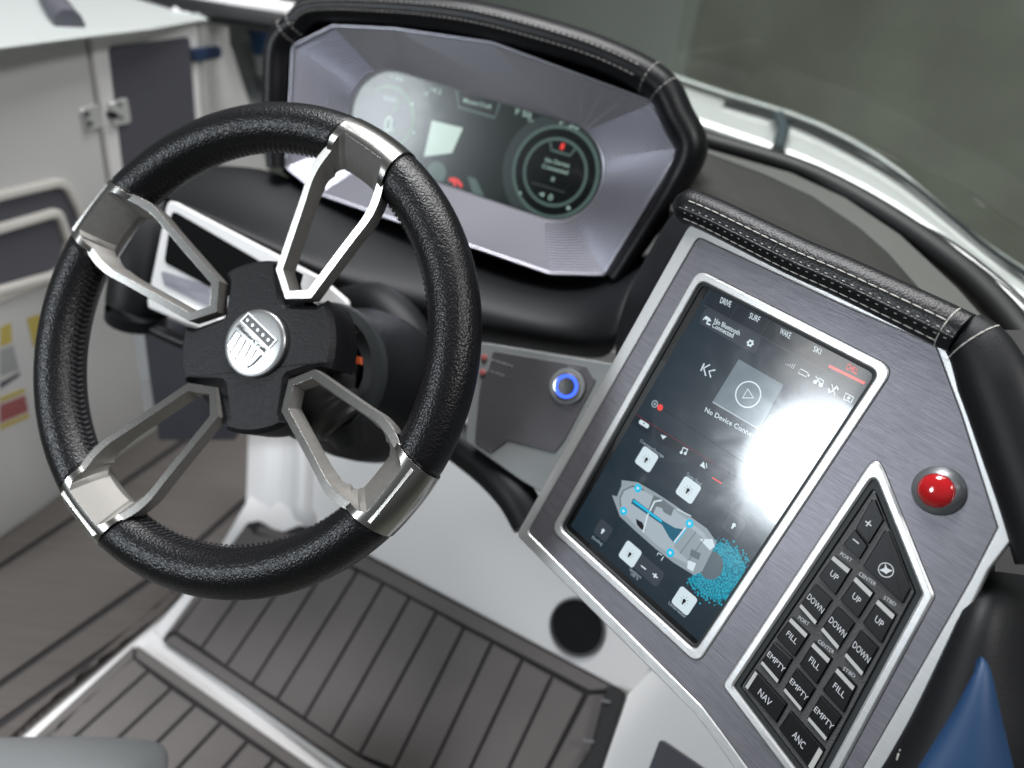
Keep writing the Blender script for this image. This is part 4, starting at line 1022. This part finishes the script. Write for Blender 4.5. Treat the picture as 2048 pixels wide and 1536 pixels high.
bt.append(stroke(K, B((575, 660), (600, 560), (645, 470), (690, 462)), .0012, z4+.0001, G['white']))
bt.append(flat(K, B((760, 745), (850, 620), (985, 730), (900, 880)), z4, G['hull'])); bt.append(stroke(K, B((800, 790), (900, 655)), .0006, z4+.00008, G['hull2'])); bt.append(stroke(K, B((850, 835), (950, 700)), .0006, z4+.00008, G['hull2']))
bt.append(flat(K, B((870, 760), (930, 790), (915, 830), (860, 800)), z4+.00008, G['hull2'])); bt.append(flat(K, B((920, 700), (1000, 700), (1015, 745), (985, 770)), z4+.00008, G['white'])); bt.append(flat(K, B((850, 830), (900, 850), (880, 900), (845, 880)), z4+.00008, G['white']))
bt.append(stroke(K, B((780, 515), (870, 560)), .0006, z4, G['white'])); bt.append(stroke(K, B((660, 800), (668, 785), (690, 800)), .0006, z4, G['white'])); bt.append(stroke(K, B((685, 832), (700, 808)), .0006, z4, G['white']))
link('boat_drawing', merge(bt), ts)
cy = [flat(K, B((500, 480), (515, 450), (700, 590), (770, 632), (822, 640), (762, 722), (735, 690), (690, 612)), z4+.0001, G['dcyan']),
      flat(K, B((512, 470), (520, 460), (690, 585), (690, 600)), z4+.00015, G['cyan']), flat(K, B((700, 610), (760, 650), (800, 645), (765, 700), (720, 660)), z4+.00014, G['dcyan'])]
cy += [stroke(K, B((765, 720), (835, 630)), .001, z4+.0002, G['white']), stroke(K, B((772, 728), (842, 638)), .0007, z4+.0002, G['cyan'])]
for q in ((543, 388), (455, 528), (860, 605), (742, 785)): cy += [flat(K, circ(z7(*q), .0030, 16), z4+.0002, G['cyan']), flat(K, circ(z7(*q), .0011, 10), z4+.0003, G['white'])]
link('floor_lights', merge(cy), ts)
# glowing water: speckled crescent behind the stern
gm = glow('water', (.0, .4, .62), 1); t = gm.node_tree; b = t.nodes['Principled BSDF']; tcn = t.nodes.new('ShaderNodeTexCoord'); vo = t.nodes.new('ShaderNodeTexVoronoi'); vo.inputs['Scale'].default_value = 900
rp = t.nodes.new('ShaderNodeValToRGB'); rp.color_ramp.elements[0].color = (.02, .50, .66, 1); rp.color_ramp.elements[1].color = (.0, .14, .22, 1); rp.color_ramp.elements[1].position = .75
t.links.new(tcn.outputs['Object'], vo.inputs[0]); t.links.new(vo.outputs[0], rp.inputs[0]); t.links.new(rp.outputs[0], b.inputs['Emission Color'])
bm = bmesh.new(); rnd_ = random.Random(3); cw_ = z7(1010, 880); edge = [z7(1020, 730), z7(1100, 740), z7(1170, 800), z7(1200, 880), z7(1180, 970), z7(1120, 1050), z7(1030, 1075), z7(940, 1040), z7(880, 970), z7(870, 930)]
me_ = flat(K, edge, z2, gm)
dots = [me_]
for i in range(420):
    a = edge[rnd_.randrange(len(edge))].lerp(edge[rnd_.randrange(len(edge))], rnd_.random()); j = rnd_.randrange(len(edge)-1); a = edge[j].lerp(edge[j+1], rnd_.random()); dd_ = (a-cw_); a = a+dd_*rnd_.gauss(.0, .10)
    dots.append(flat(K, circ(a, .00035+rnd_.random()*.0006, 6), z2+.00003, gm))
link('water_glow', merge(dots), ts)
link('swim_platform', flat(K, [z7(990+76*math.cos(i*.26), 862+88*math.sin(i*.26)) for i in range(24)], z3-.00002, G['mid']), ts)
# ------------------------------------------------------------------ keypad
WK = .0056
link('keypad_bezel', ringm(K, kbo, rnd(inset(KB, WK), [.003, .0025, .002, .0025], 6), -.004, .0019, MA['trim'], .0012), panel)
link('keypad_gasket', ringm(K, rnd(inset(KB, WK-.0002), .0025, 6), rnd(inset(KB, WK+.0034), .0015, 6), -.004, -.0004, MA['gasket'], .0006), panel)
link('keypad_base', prism(K, rnd(inset(KB, WK+.0040), .0015, 4), -.004, -.0002, MA['textured'], .0004), panel)
link('keypad_gap', prism(K, rnd(inset(KB, WK+.002), .0015, 4), -.0042, -.0028, MA['dark']), panel)
ZK = -.0002
def bil(q, u, v): return (q[0].lerp(q[1], u)).lerp(q[3].lerp(q[2], u), v)
def key(poly, texts, bar=None, h=.0016):
    P = rnd(poly, .0007, 3)
    link('key_gap', prism(K, rnd(inset(poly, -.0004), .0010, 3), ZK-.001, ZK+.00012, MA['dark']), panel)
    ko = link('key', prism(K, inset(P, .0002), ZK-.001, ZK+h, MA['key'], .0006), panel)
    if bar: link('light_bar', flat(K, bar, ZK+h+.00012, MA['bar']), ko)
    for s, A, B_, T in texts: link('lettering', letter(K, s, A, B_, T, ZK+h+.00015, MA['print'], .0), ko)
Q = lambda pts: [K.pt(x, y, ZK+.001) for x, y in pts]
keys = [('UP', [(1669, 1109), (1705, 1138), (1671, 1192), (1637, 1152.6)]), ('DOWN', [(1630.6, 1166), (1666, 1200), (1632, 1251), (1598, 1212.6)]),
 ('UP', [(1713.5, 1150.5), (1750, 1185.7), (1716.8, 1238.7), (1680, 1199)]), ('DOWN', [(1674.5, 1211.4), (1710.6, 1247), (1676.6, 1300.8), (1641.4, 1259.4)]),
 ('UP', [(1758, 1196), (1794, 1229), (1763.6, 1288.4), (1725, 1245.8)]), ('DOWN', [(1721, 1259.4), (1758, 1295.4), (1725, 1353.4), (1688.6, 1311)]),
 ('FILL', [(1584, 1233), (1620, 1268.5), (1589.6, 1315), (1553, 1274.7)]), ('EMPTY', [(1549, 1283.9), (1586, 1318), (1556.5, 1368), (1521, 1325.7)]),
 ('FILL', [(1628.6, 1281.8), (1665, 1318), (1634, 1370), (1598.8, 1328.6)]), ('EMPTY', [(1593.4, 1335.6), (1631, 1378), (1603, 1423.8), (1566.5, 1380)]),
 ('FILL', [(1676.6, 1332.7), (1713.9, 1372.9), (1687.8, 1426.7), (1645, 1380)]), ('EMPTY', [(1642, 1390.7), (1683.6, 1434), (1652.6, 1483), (1614.5, 1438.3)])]
for s, q in keys:
    p = Q(q); wd = {'UP': .38, 'DOWN': .86, 'FILL': .52, 'EMPTY': .90}[s]; cu = .5 if s != 'UP' else .52
    top = s in ('UP', 'FILL'); v0 = .64 if top else .58
    c0, c1 = bil(p, cu-wd/2, v0), bil(p, cu+wd/2, v0); up_ = (bil(p, .5, 0)-bil(p, .5, 1))*.20
    bar = [bil(p, .02, .05), bil(p, .93, .05), bil(p, .93, .20), bil(p, .02, .20)] if top else [bil(p, .03, .87), bil(p, .95, .87), bil(p, .95, .99), bil(p, .03, .99)]
    key(p, [(s, c0, c1, c0+up_)], bar)
p = Q([(1511, 1339), (1574.5, 1409), (1553, 1446.6), (1489.5, 1372.5)])
key(p, [('NAV', bil(p, .33, .72), bil(p, .69, .72), bil(p, .33, .40))], [bil(p, .02, .04), bil(p, .10, .04), bil(p, .10, .97), bil(p, .02, .97)])
p = Q([(1581.7, 1421.7), (1650, 1499), (1624, 1545), (1557.5, 1457)])
key(p, [('ANC', bil(p, .30, .70), bil(p, .62, .70), bil(p, .30, .40))], [bil(p, .88, .10), bil(p, .985, .10), bil(p, .985, .95), bil(p, .88, .95)])
def cross(c, r, plus):
    a = K.pt(*c, ZK+.0016); e1 = (K.pt(c[0]+7, c[1]+5.6, ZK+.0016)-a).normalized(); e2 = Vector((-e1.y, e1.x))
    ms = [stroke(K, [a-e1*r, a+e1*r], .0007, ZK+.0018, MA['print'])]
    if plus: ms.append(stroke(K, [a-e2*r, a+e2*r], .0007, ZK+.00183, MA['print']))
    return merge(ms)
key(Q([(1744, 996), (1752, 999), (1769, 1040), (1737.5, 1091), (1710.5, 1056)]), []); link('lettering', cross((1737, 1047), .0020, True), panel)
key(Q([(1710, 1056.8), (1737, 1092), (1719, 1121), (1685, 1089)]), []); link('lettering', cross((1712, 1082.5), .0020, False), panel)
key(Q([(1770, 1058), (1779, 1061), (1822, 1178), (1806, 1209), (1725, 1132)]), [])
nc = K.pt(1772, 1140, ZK+.0016); nr_ = (K.pt(1788, 1141, ZK+.0016)-nc).length; e1 = (K.pt(1779, 1145.5, ZK+.0016)-nc).normalized(); e2 = Vector((-e1.y, e1.x))
shp = [(0, 1), (.20, .30), (1.0, -.05), (.35, -.35), (0, -.62), (-.35, -.35), (-1.0, -.05), (-.20, .30)]
e1r = (K.pt(1787, 1141, ZK)-K.pt(1757, 1139, ZK)).normalized(); e2r = Vector((-e1r.y, e1r.x))
link('nav_emblem', merge([ringflat(K, nc, nr_*.88, nr_, ZK+.0018, MA['print']), flat(K, [nc+(e1r*x+e2r*y)*nr_*.86 for x, y in shp], ZK+.00183, MA['print'])]), panel)
kt = []
for s, a, b, c_ in (('PORT', (1679.5, 1109.5), (1701.5, 1125), (1683, 1103)), ('CENTER', (1716.8, 1150), (1750, 1172.8), (1720.3, 1143)), ('STBD', (1766.5, 1197.5), (1790, 1213), (1769.8, 1191)),
                    ('PORT', (1595.4, 1237.8), (1616, 1252.5), (1599, 1231)), ('CENTER', (1635, 1284.5), (1666, 1308.5), (1638.5, 1278)), ('STBD', (1685, 1339.2), (1708.5, 1356), (1688.4, 1333))):
    link('lettering', letter(K, s, K.pt(*a), K.pt(*b), K.pt(*c_), ZK+.0002, MA['print'], .0), panel)
# red push lamp
rb = K.pt(1877, 981.5, .001); r1 = .0131
rl = link('lamp_ring', lathe(K, rb, [(r1+.0003, .0), (r1+.0003, .0012), (r1, .0022), (r1-.0010, .0036), (r1-.0036, .0062), (r1-.0040, .0064), (r1-.0042, .0060)], MA['ringm'], 72, 35), panel)
link('red_dome', lathe(K, rb, [(r1-.0041+.0000, .0060)]+[((r1-.0042)*math.cos(t), .0060+.0042*math.sin(t)) for t in [i*math.pi/24 for i in range(12)]]+[(0, .0102)], MA['red'], 72, 60), rl)
link('bright_rim', lathe(K, rb, [(r1-.0036, .0062), (r1-.0039, .0067), (r1-.0043, .0063)], MA['chrome'], 72), rl)
# ------------------------------------------------------------------ body of the console under the panel
link('console_body', loft([[K.w(p.x, p.y, -.010) for p in inset(to, .002)], [K.w(p.x, p.y, -.06) for p in inset(to, .006)]], MA['leather2'], True, False, True, 40), panel)
# ------------------------------------------------------------------ stitched leather roll along the top and right edge
roll = thing('leather_bolster', 'stitched black leather roll along the upper edge of the control panel', 'bolster', Matrix.Translation(K.w(*K.pt(1350, 400))))
HRo = .0115
cl = [(1357, 404), (1424, 431), (1510, 473), (1600, 517), (1690, 556), (1790, 603), (1870, 641), (1924, 668)]
base = catmull([K.w(*K.pt(x, y, .002), .002) for x, y in cl], 6)
# cross section: a tall padded roll with a stitched valley on the driver's side; a = across (towards the top edge), b = up
sec = []
for i in range(28):
    t = 2*math.pi*i/28; a, b = math.cos(t)*1.05, math.sin(t)*.95
    sec.append((a, b))
bn = d2w(NK)
link('roll', tube(base, lambda t: HRo*(min(1, .55+t*14) if t < .04 else 1)*(1+.0*t), MA['leather'], nrm=bn, sec=sec), roll)
def along(pts, ang_, r, ky=1.0, kx=1.05):
    Q_ = []
    for i in range(len(pts)):
        t_ = (pts[min(i+1, len(pts)-1)]-pts[max(i-1, 0)]).normalized(); side = t_.cross(bn).normalized(); up_ = side.cross(t_).normalized()
        Q_.append(pts[i]+side*(math.cos(ang_)*r*kx)+up_*(math.sin(ang_)*r*.95*ky))
    return Q_
sm_ = stitch_mesh(MA['thread'], .0058, .00042)
def place_stitches(parent, pts, ln=.0058, gap=.0010):
    for a, b in stitches(parent, pts, None, ln, gap):
        x = (b-a).normalized(); z = bn; y = z.cross(x).normalized(); z = x.cross(y)
        m = Matrix((x, y, z)).transposed().to_4x4(); m.translation = (a+b)/2
        link('stitch', sm_, parent, mw=m)
side_sign = 1
tdir = (base[8]-base[6]).normalized(); sd = tdir.cross(bn); 
dn_side = 1 if sd.dot(K.w(*K.pt(1500, 700))-base[7]) > 0 else -1     # which side faces the screen
A1 = math.radians(38); A2 = math.radians(100)
ang1 = A1 if dn_side > 0 else math.pi-A1; ang2 = A2 if dn_side > 0 else math.pi-A2; angm = math.radians(69) if dn_side > 0 else math.pi-math.radians(69)
for an in (ang1, ang2): place_stitches(roll, along(base, an, HRo*1.012)[3:-1])
# raised welts either side of the centre seam
link('seam_welt', tube(along(base, angm, HRo*1.0)[2:], .0011, MA['leather'], nrm=bn, n=8), roll)
stuffst(roll, along(base, angm-.16, HRo*1.015)[3:-1], MA['thread'], .0016, .0042, .00028)
stuffst(roll, along(base, angm+.16, HRo*1.015)[3:-1], MA['thread'], .0016, .0042, .00028)
side_b = thing('side_bolster', 'wide black leather padding running down the right edge of the control panel', 'bolster', Matrix.Translation(K.w(*K.pt(1960, 700))))
cl2 = [(1922, 662), (1962, 706), (2000, 795), (2040, 905), (2078, 1010), (2112, 1120)]
b2 = catmull([K.w(*K.pt(x, y, -.004), -.004) for x, y in cl2], 6)
link('pad', tube(b2, lambda t: .0125+.0045*min(1, t*3.0), MA['leather2'], nrm=bn, sec=sec), side_b)
def loop_(i, pts, rf):
    t_ = (pts[i+1]-pts[i-1]).normalized(); side = t_.cross(bn).normalized(); up_ = side.cross(t_).normalized(); r = rf(i/(len(pts)-1))
    return [pts[i]+side*(math.cos(a)*r*1.05*1.01)+up_*(math.sin(a)*r*.95*1.01) for a in [.05+j*.16 for j in range(19)]]
place_stitches(roll, loop_(len(base)-4, base, lambda t: HRo), .0042, .001)
place_stitches(side_b, loop_(4, b2, lambda t: .0125+.0045*min(1, t*3.0)), .0042, .001)
# ------------------------------------------------------------------ dash top, windshield, gunwale
dt = dash
top_in = [(1360, 300, .86), (1414, 306, .85), (1523, 346, .82), (1625, 392, .79), (1719, 455, .74), (1777, 506, .70), (1838, 576, .655), (1900, 680, .60)]
low_in = [(1340, 420, .72), (1390, 440, .68), (1480, 480, .64), (1570, 520, .61), (1670, 565, .58), (1750, 600, .56), (1830, 650, .54), (1900, 700, .53)]
o = link('top_mat', slabgrid([[at(x, y, z) for x, y, z in top_in], [at((a[0]+b[0])/2, (a[1]+b[1])/2, (a[2]+b[2])/2+.01) for a, b in zip(top_in, low_in)], [at(*p) for p in low_in]], mat('dash_mat', (.022, .022, .019), .7, 0, ('noise', 900, .3, .0004))), dt); solid(o, .006)
fr_lo = [(1360, 285, .90), (1414, 298, .89), (1582, 346, .84), (1690, 396, .80), (1800, 470, .74), (1916, 578, .67), (2004, 678, .61), (2100, 820, .55)]
o = link('top_skirt', slabgrid([[at(x, y, z+.004) for x, y, z in low_in], [at(x, y, z+.004)+d2w(UP)*-.12 for x, y, z in low_in], [at(x, y, z)+d2w(UP)*-.3 for x, y, z in low_in]], MA['leather2']), dt); solid(o, .006)
o = link('top_border', slabgrid([[at(*p) for p in fr_lo], [at(x, y, z-.004) for x, y, z in top_in[:-1]+[(2020, 900, .52)]]], mat('dash_border', (.12, .122, .115), .5)), dt); solid(o, .006)
fm = thing('windshield', 'clear green-tinted windshield glass in a black chrome-lined frame at the upper right', 'windshield', at(1700, 400, .84))
fr_up = [(1330, 236, .97), (1410, 266, .95), (1560, 315, .90), (1656, 355, .87), (1773, 414, .82), (1890, 476, .76), (1973, 535, .71), (2047, 598, .67), (2140, 690, .62)]
fr_mid = [(1330, 256, .94), (1412, 284, .92), (1572, 332, .87), (1673, 376, .83), (1786, 442, .78), (1902, 524, .72), (1985, 600, .67), (2060, 690, .62), (2150, 800, .57)]
o = link('frame', tube(catmull([at(*p) for p in fr_mid], 6), lambda t: .0132-.001*t, MA['black'], sec=[(math.cos(2*math.pi*i/14), math.sin(2*math.pi*i/14)) for i in range(14)]), fm)
link('chrome_line', tube(catmull([at(x, y, z+.003) for x, y, z in fr_up[3:]], 6), .0016, MA['chrome'], n=8), fm)
link('chrome_line', tube(catmull([at(x+6, y+14, z-.012) for x, y, z in fr_up[4:]], 6), .0011, MA['chrome'], n=8), fm)
gl = bpy.data.materials.new('windshield_glass'); gl.use_nodes = True; t = gl.node_tree; t.nodes.clear()
ou = t.nodes.new('ShaderNodeOutputMaterial'); mxs = t.nodes.new('ShaderNodeMixShader'); tr = t.nodes.new('ShaderNodeBsdfTransparent'); tr.inputs[0].default_value = (.88, .91, .88, 1)
gs = t.nodes.new('ShaderNodeBsdfGlossy'); gs.inputs['Roughness'].default_value = .02; fz = t.nodes.new('ShaderNodeFresnel'); fz.inputs[0].default_value = 1.5
t.links.new(fz.outputs[0], mxs.inputs[0]); t.links.new(tr.outputs[0], mxs.inputs[1]); t.links.new(gs.outputs[0], mxs.inputs[2]); t.links.new(mxs.outputs[0], ou.inputs[0])
ws = fm
lo_ = [at(*p) for p in fr_up]
hi_ = [p+UPW for p, UPW in zip(lo_, [d2w(UP)*.42-d2w(FWD)*.22+d2w(LAT)*.0]*len(lo_))]
o = link('pane', slabgrid([lo_, [a.lerp(b, .5) for a, b in zip(lo_, hi_)], hi_], gl), ws)
for p in o.data.polygons: p.use_smooth = True
# gunwale outside the glass: glossy pale moulding, its dark reflections painted as bands
gw = thing('gunwale', 'glossy pale boat gunwale curving outside the windshield', 'gunwale', at(1700, 300, 1.15))
up = [(1250, 130, 1.32), (1330, 154, 1.3), (1445, 199, 1.26), (1582, 232, 1.22), (1699, 286, 1.17), (1797, 356, 1.12), (1870, 440, 1.07), (1950, 510, 1.02), (2040, 562, .97), (2160, 640, .92)]
lo2 = [(1250, 250, 1.18), (1330, 262, 1.16), (1430, 300, 1.13), (1560, 345, 1.09), (1660, 395, 1.05), (1770, 450, 1.01), (1880, 520, .96), (1960, 590, .92), (2040, 660, .88), (2160, 760, .84)]
grey_ = mat('side_deck_grey', (.20, .205, .20), .4)
o = link('side_deck', slabgrid([[at(x, y, z+.02)+d2w(UP)*-.012 for x, y, z in fr_mid], [at(x, y, z) for x, y, z in lo2[1:]]], grey_), gw); solid(o, .01)
o = link('inner_side', slabgrid([[at(x, y, z)+d2w(UP)*-.012 for x, y, z in fr_lo], [at(x, y, z)+d2w(UP)*-.30 for x, y, z in fr_lo], [at(x, y, z)+d2w(UP)*-.75 for x, y, z in fr_lo]], MA['black']), dash); solid(o, .01)
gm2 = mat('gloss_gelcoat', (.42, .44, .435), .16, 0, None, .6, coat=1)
dk2 = mat('dark_reflection', (.03, .035, .037), .12, 0, None, .6, coat=1)  # dark tone paints reflections into the gelcoat colour
rowsg = []
for s in (0, .12, .3, .5, .7, .85, 1):
    bulge = math.sin(s*math.pi)*.03
    rowsg.append([at(a[0]+(b[0]-a[0])*s, a[1]+(b[1]-a[1])*s, a[2]+(b[2]-a[2])*s)+d2w(UP)*bulge for a, b in zip(up, lo2)])
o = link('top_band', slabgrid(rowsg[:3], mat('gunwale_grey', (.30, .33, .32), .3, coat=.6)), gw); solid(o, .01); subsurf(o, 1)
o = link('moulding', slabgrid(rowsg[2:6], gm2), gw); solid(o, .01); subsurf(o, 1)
o = link('reflection_band', slabgrid(rowsg[5:], dk2), gw); solid(o, .01); subsurf(o, 1)  # dark band stands for a reflection along the inner edge
rr_ = rowsg[3]; o = link('reflection_strip', tube(catmull([p+d2w(UP)*.004 for p in rr_[2:]], 4), .005, dk2, n=8), gw)  # added dark strip drawn as a reflection in the moulding
o = link('corner_block', tube([at(1556, 232, 1.14), at(1566, 262, 1.115), at(1556, 300, 1.09)], .010, mat('steel_blue', (.05, .065, .075), .25, coat=1), n=12), gw)
link('yellow_line', tube([at(1960, 490, 1.0), at(2000, 515, .98), at(2035, 535, .96)], .0022, MA['yellow'], n=6), gw)
# hull side below the gunwale
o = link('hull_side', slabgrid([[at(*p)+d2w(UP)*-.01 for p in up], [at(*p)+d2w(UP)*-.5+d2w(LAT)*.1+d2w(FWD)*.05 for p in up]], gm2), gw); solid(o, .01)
# ------------------------------------------------------------------ seats
sb = thing('helm_cushion', 'black vinyl seat corner with a blue inset at the lower right', 'seat cushion', at(1960, 1350, .40))
rows = [
 [at(1940, 1122, .46), at(2000, 1128, .45), at(2060, 1135, .44), at(2180, 1150, .44)],
 [at(1925, 1158, .405), at(1985, 1150, .39), at(2040, 1165, .40), at(2180, 1180, .42)],
 [at(1885, 1235, .395), at(1975, 1240, .375), at(2040, 1240, .385), at(2180, 1240, .41)],
 [at(1835, 1335, .395), at(1940, 1340, .37), at(2040, 1340, .375), at(2180, 1340, .40)],
 [at(1787, 1435, .395), at(1900, 1440, .365), at(2030, 1440, .365), at(2180, 1440, .39)],
 [at(1715, 1550, .398), at(1880, 1560, .36), at(2020, 1560, .355), at(2180, 1560, .38)],
 [at(1630, 1680, .398), at(1860, 1680, .36), at(2010, 1680, .355), at(2180, 1680, .38)]]
o = link('pad', slabgrid(rows, MA['leather2']), sb); solid(o, .03); subsurf(o, 2)
rows = [[at(1958, 1306, .366), at(1972, 1304, .3655), at(1988, 1310, .3662)], [at(1908, 1400, .363), at(1972, 1400, .353), at(2012, 1408, .363)], [at(1862, 1480, .360), at(1975, 1480, .348), at(2034, 1488, .359)],
        [at(1806, 1580, .355), at(1975, 1580, .342), at(2062, 1588, .354)], [at(1750, 1700, .353), at(1975, 1700, .340), at(2090, 1704, .352)]]
o = link('blue_inset', slabgrid(rows, MA['blue']), sb); solid(o, .012); subsurf(o, 2)
o = link('under_pad', slabgrid([[at(1990, 660, .52), at(2150, 660, .52)], [at(2000, 900, .50), at(2200, 900, .50)], [at(1985, 1250, .47), at(2200, 1250, .47)]], MA['black']), side_b); solid(o, .02)
stuffst(sb, [at(1806, 1490, .386), at(1796, 1510, .385), at(1790, 1540, .384)], MA['thread'], .0035, .0012, .0004)
gs_ = thing('grey_seat', 'grey vinyl seat corner at the bottom left edge of the photo', 'seat cushion', at(150, 1500, .62))
rows = [[at(-120, 1456, .74), at(60, 1453, .74), at(200, 1452, .74), at(300, 1458, .735), at(350, 1478, .73)],
        [at(-120, 1500, .66), at(60, 1500, .655), at(200, 1500, .655), at(300, 1500, .66), at(362, 1515, .68)],
        [at(-120, 1640, .62), at(60, 1640, .62), at(200, 1640, .62), at(280, 1645, .63), at(335, 1650, .66)]]
o = link('pad', slabgrid(rows, MA['seat']), gs_); solid(o, .04); subsurf(o, 2)
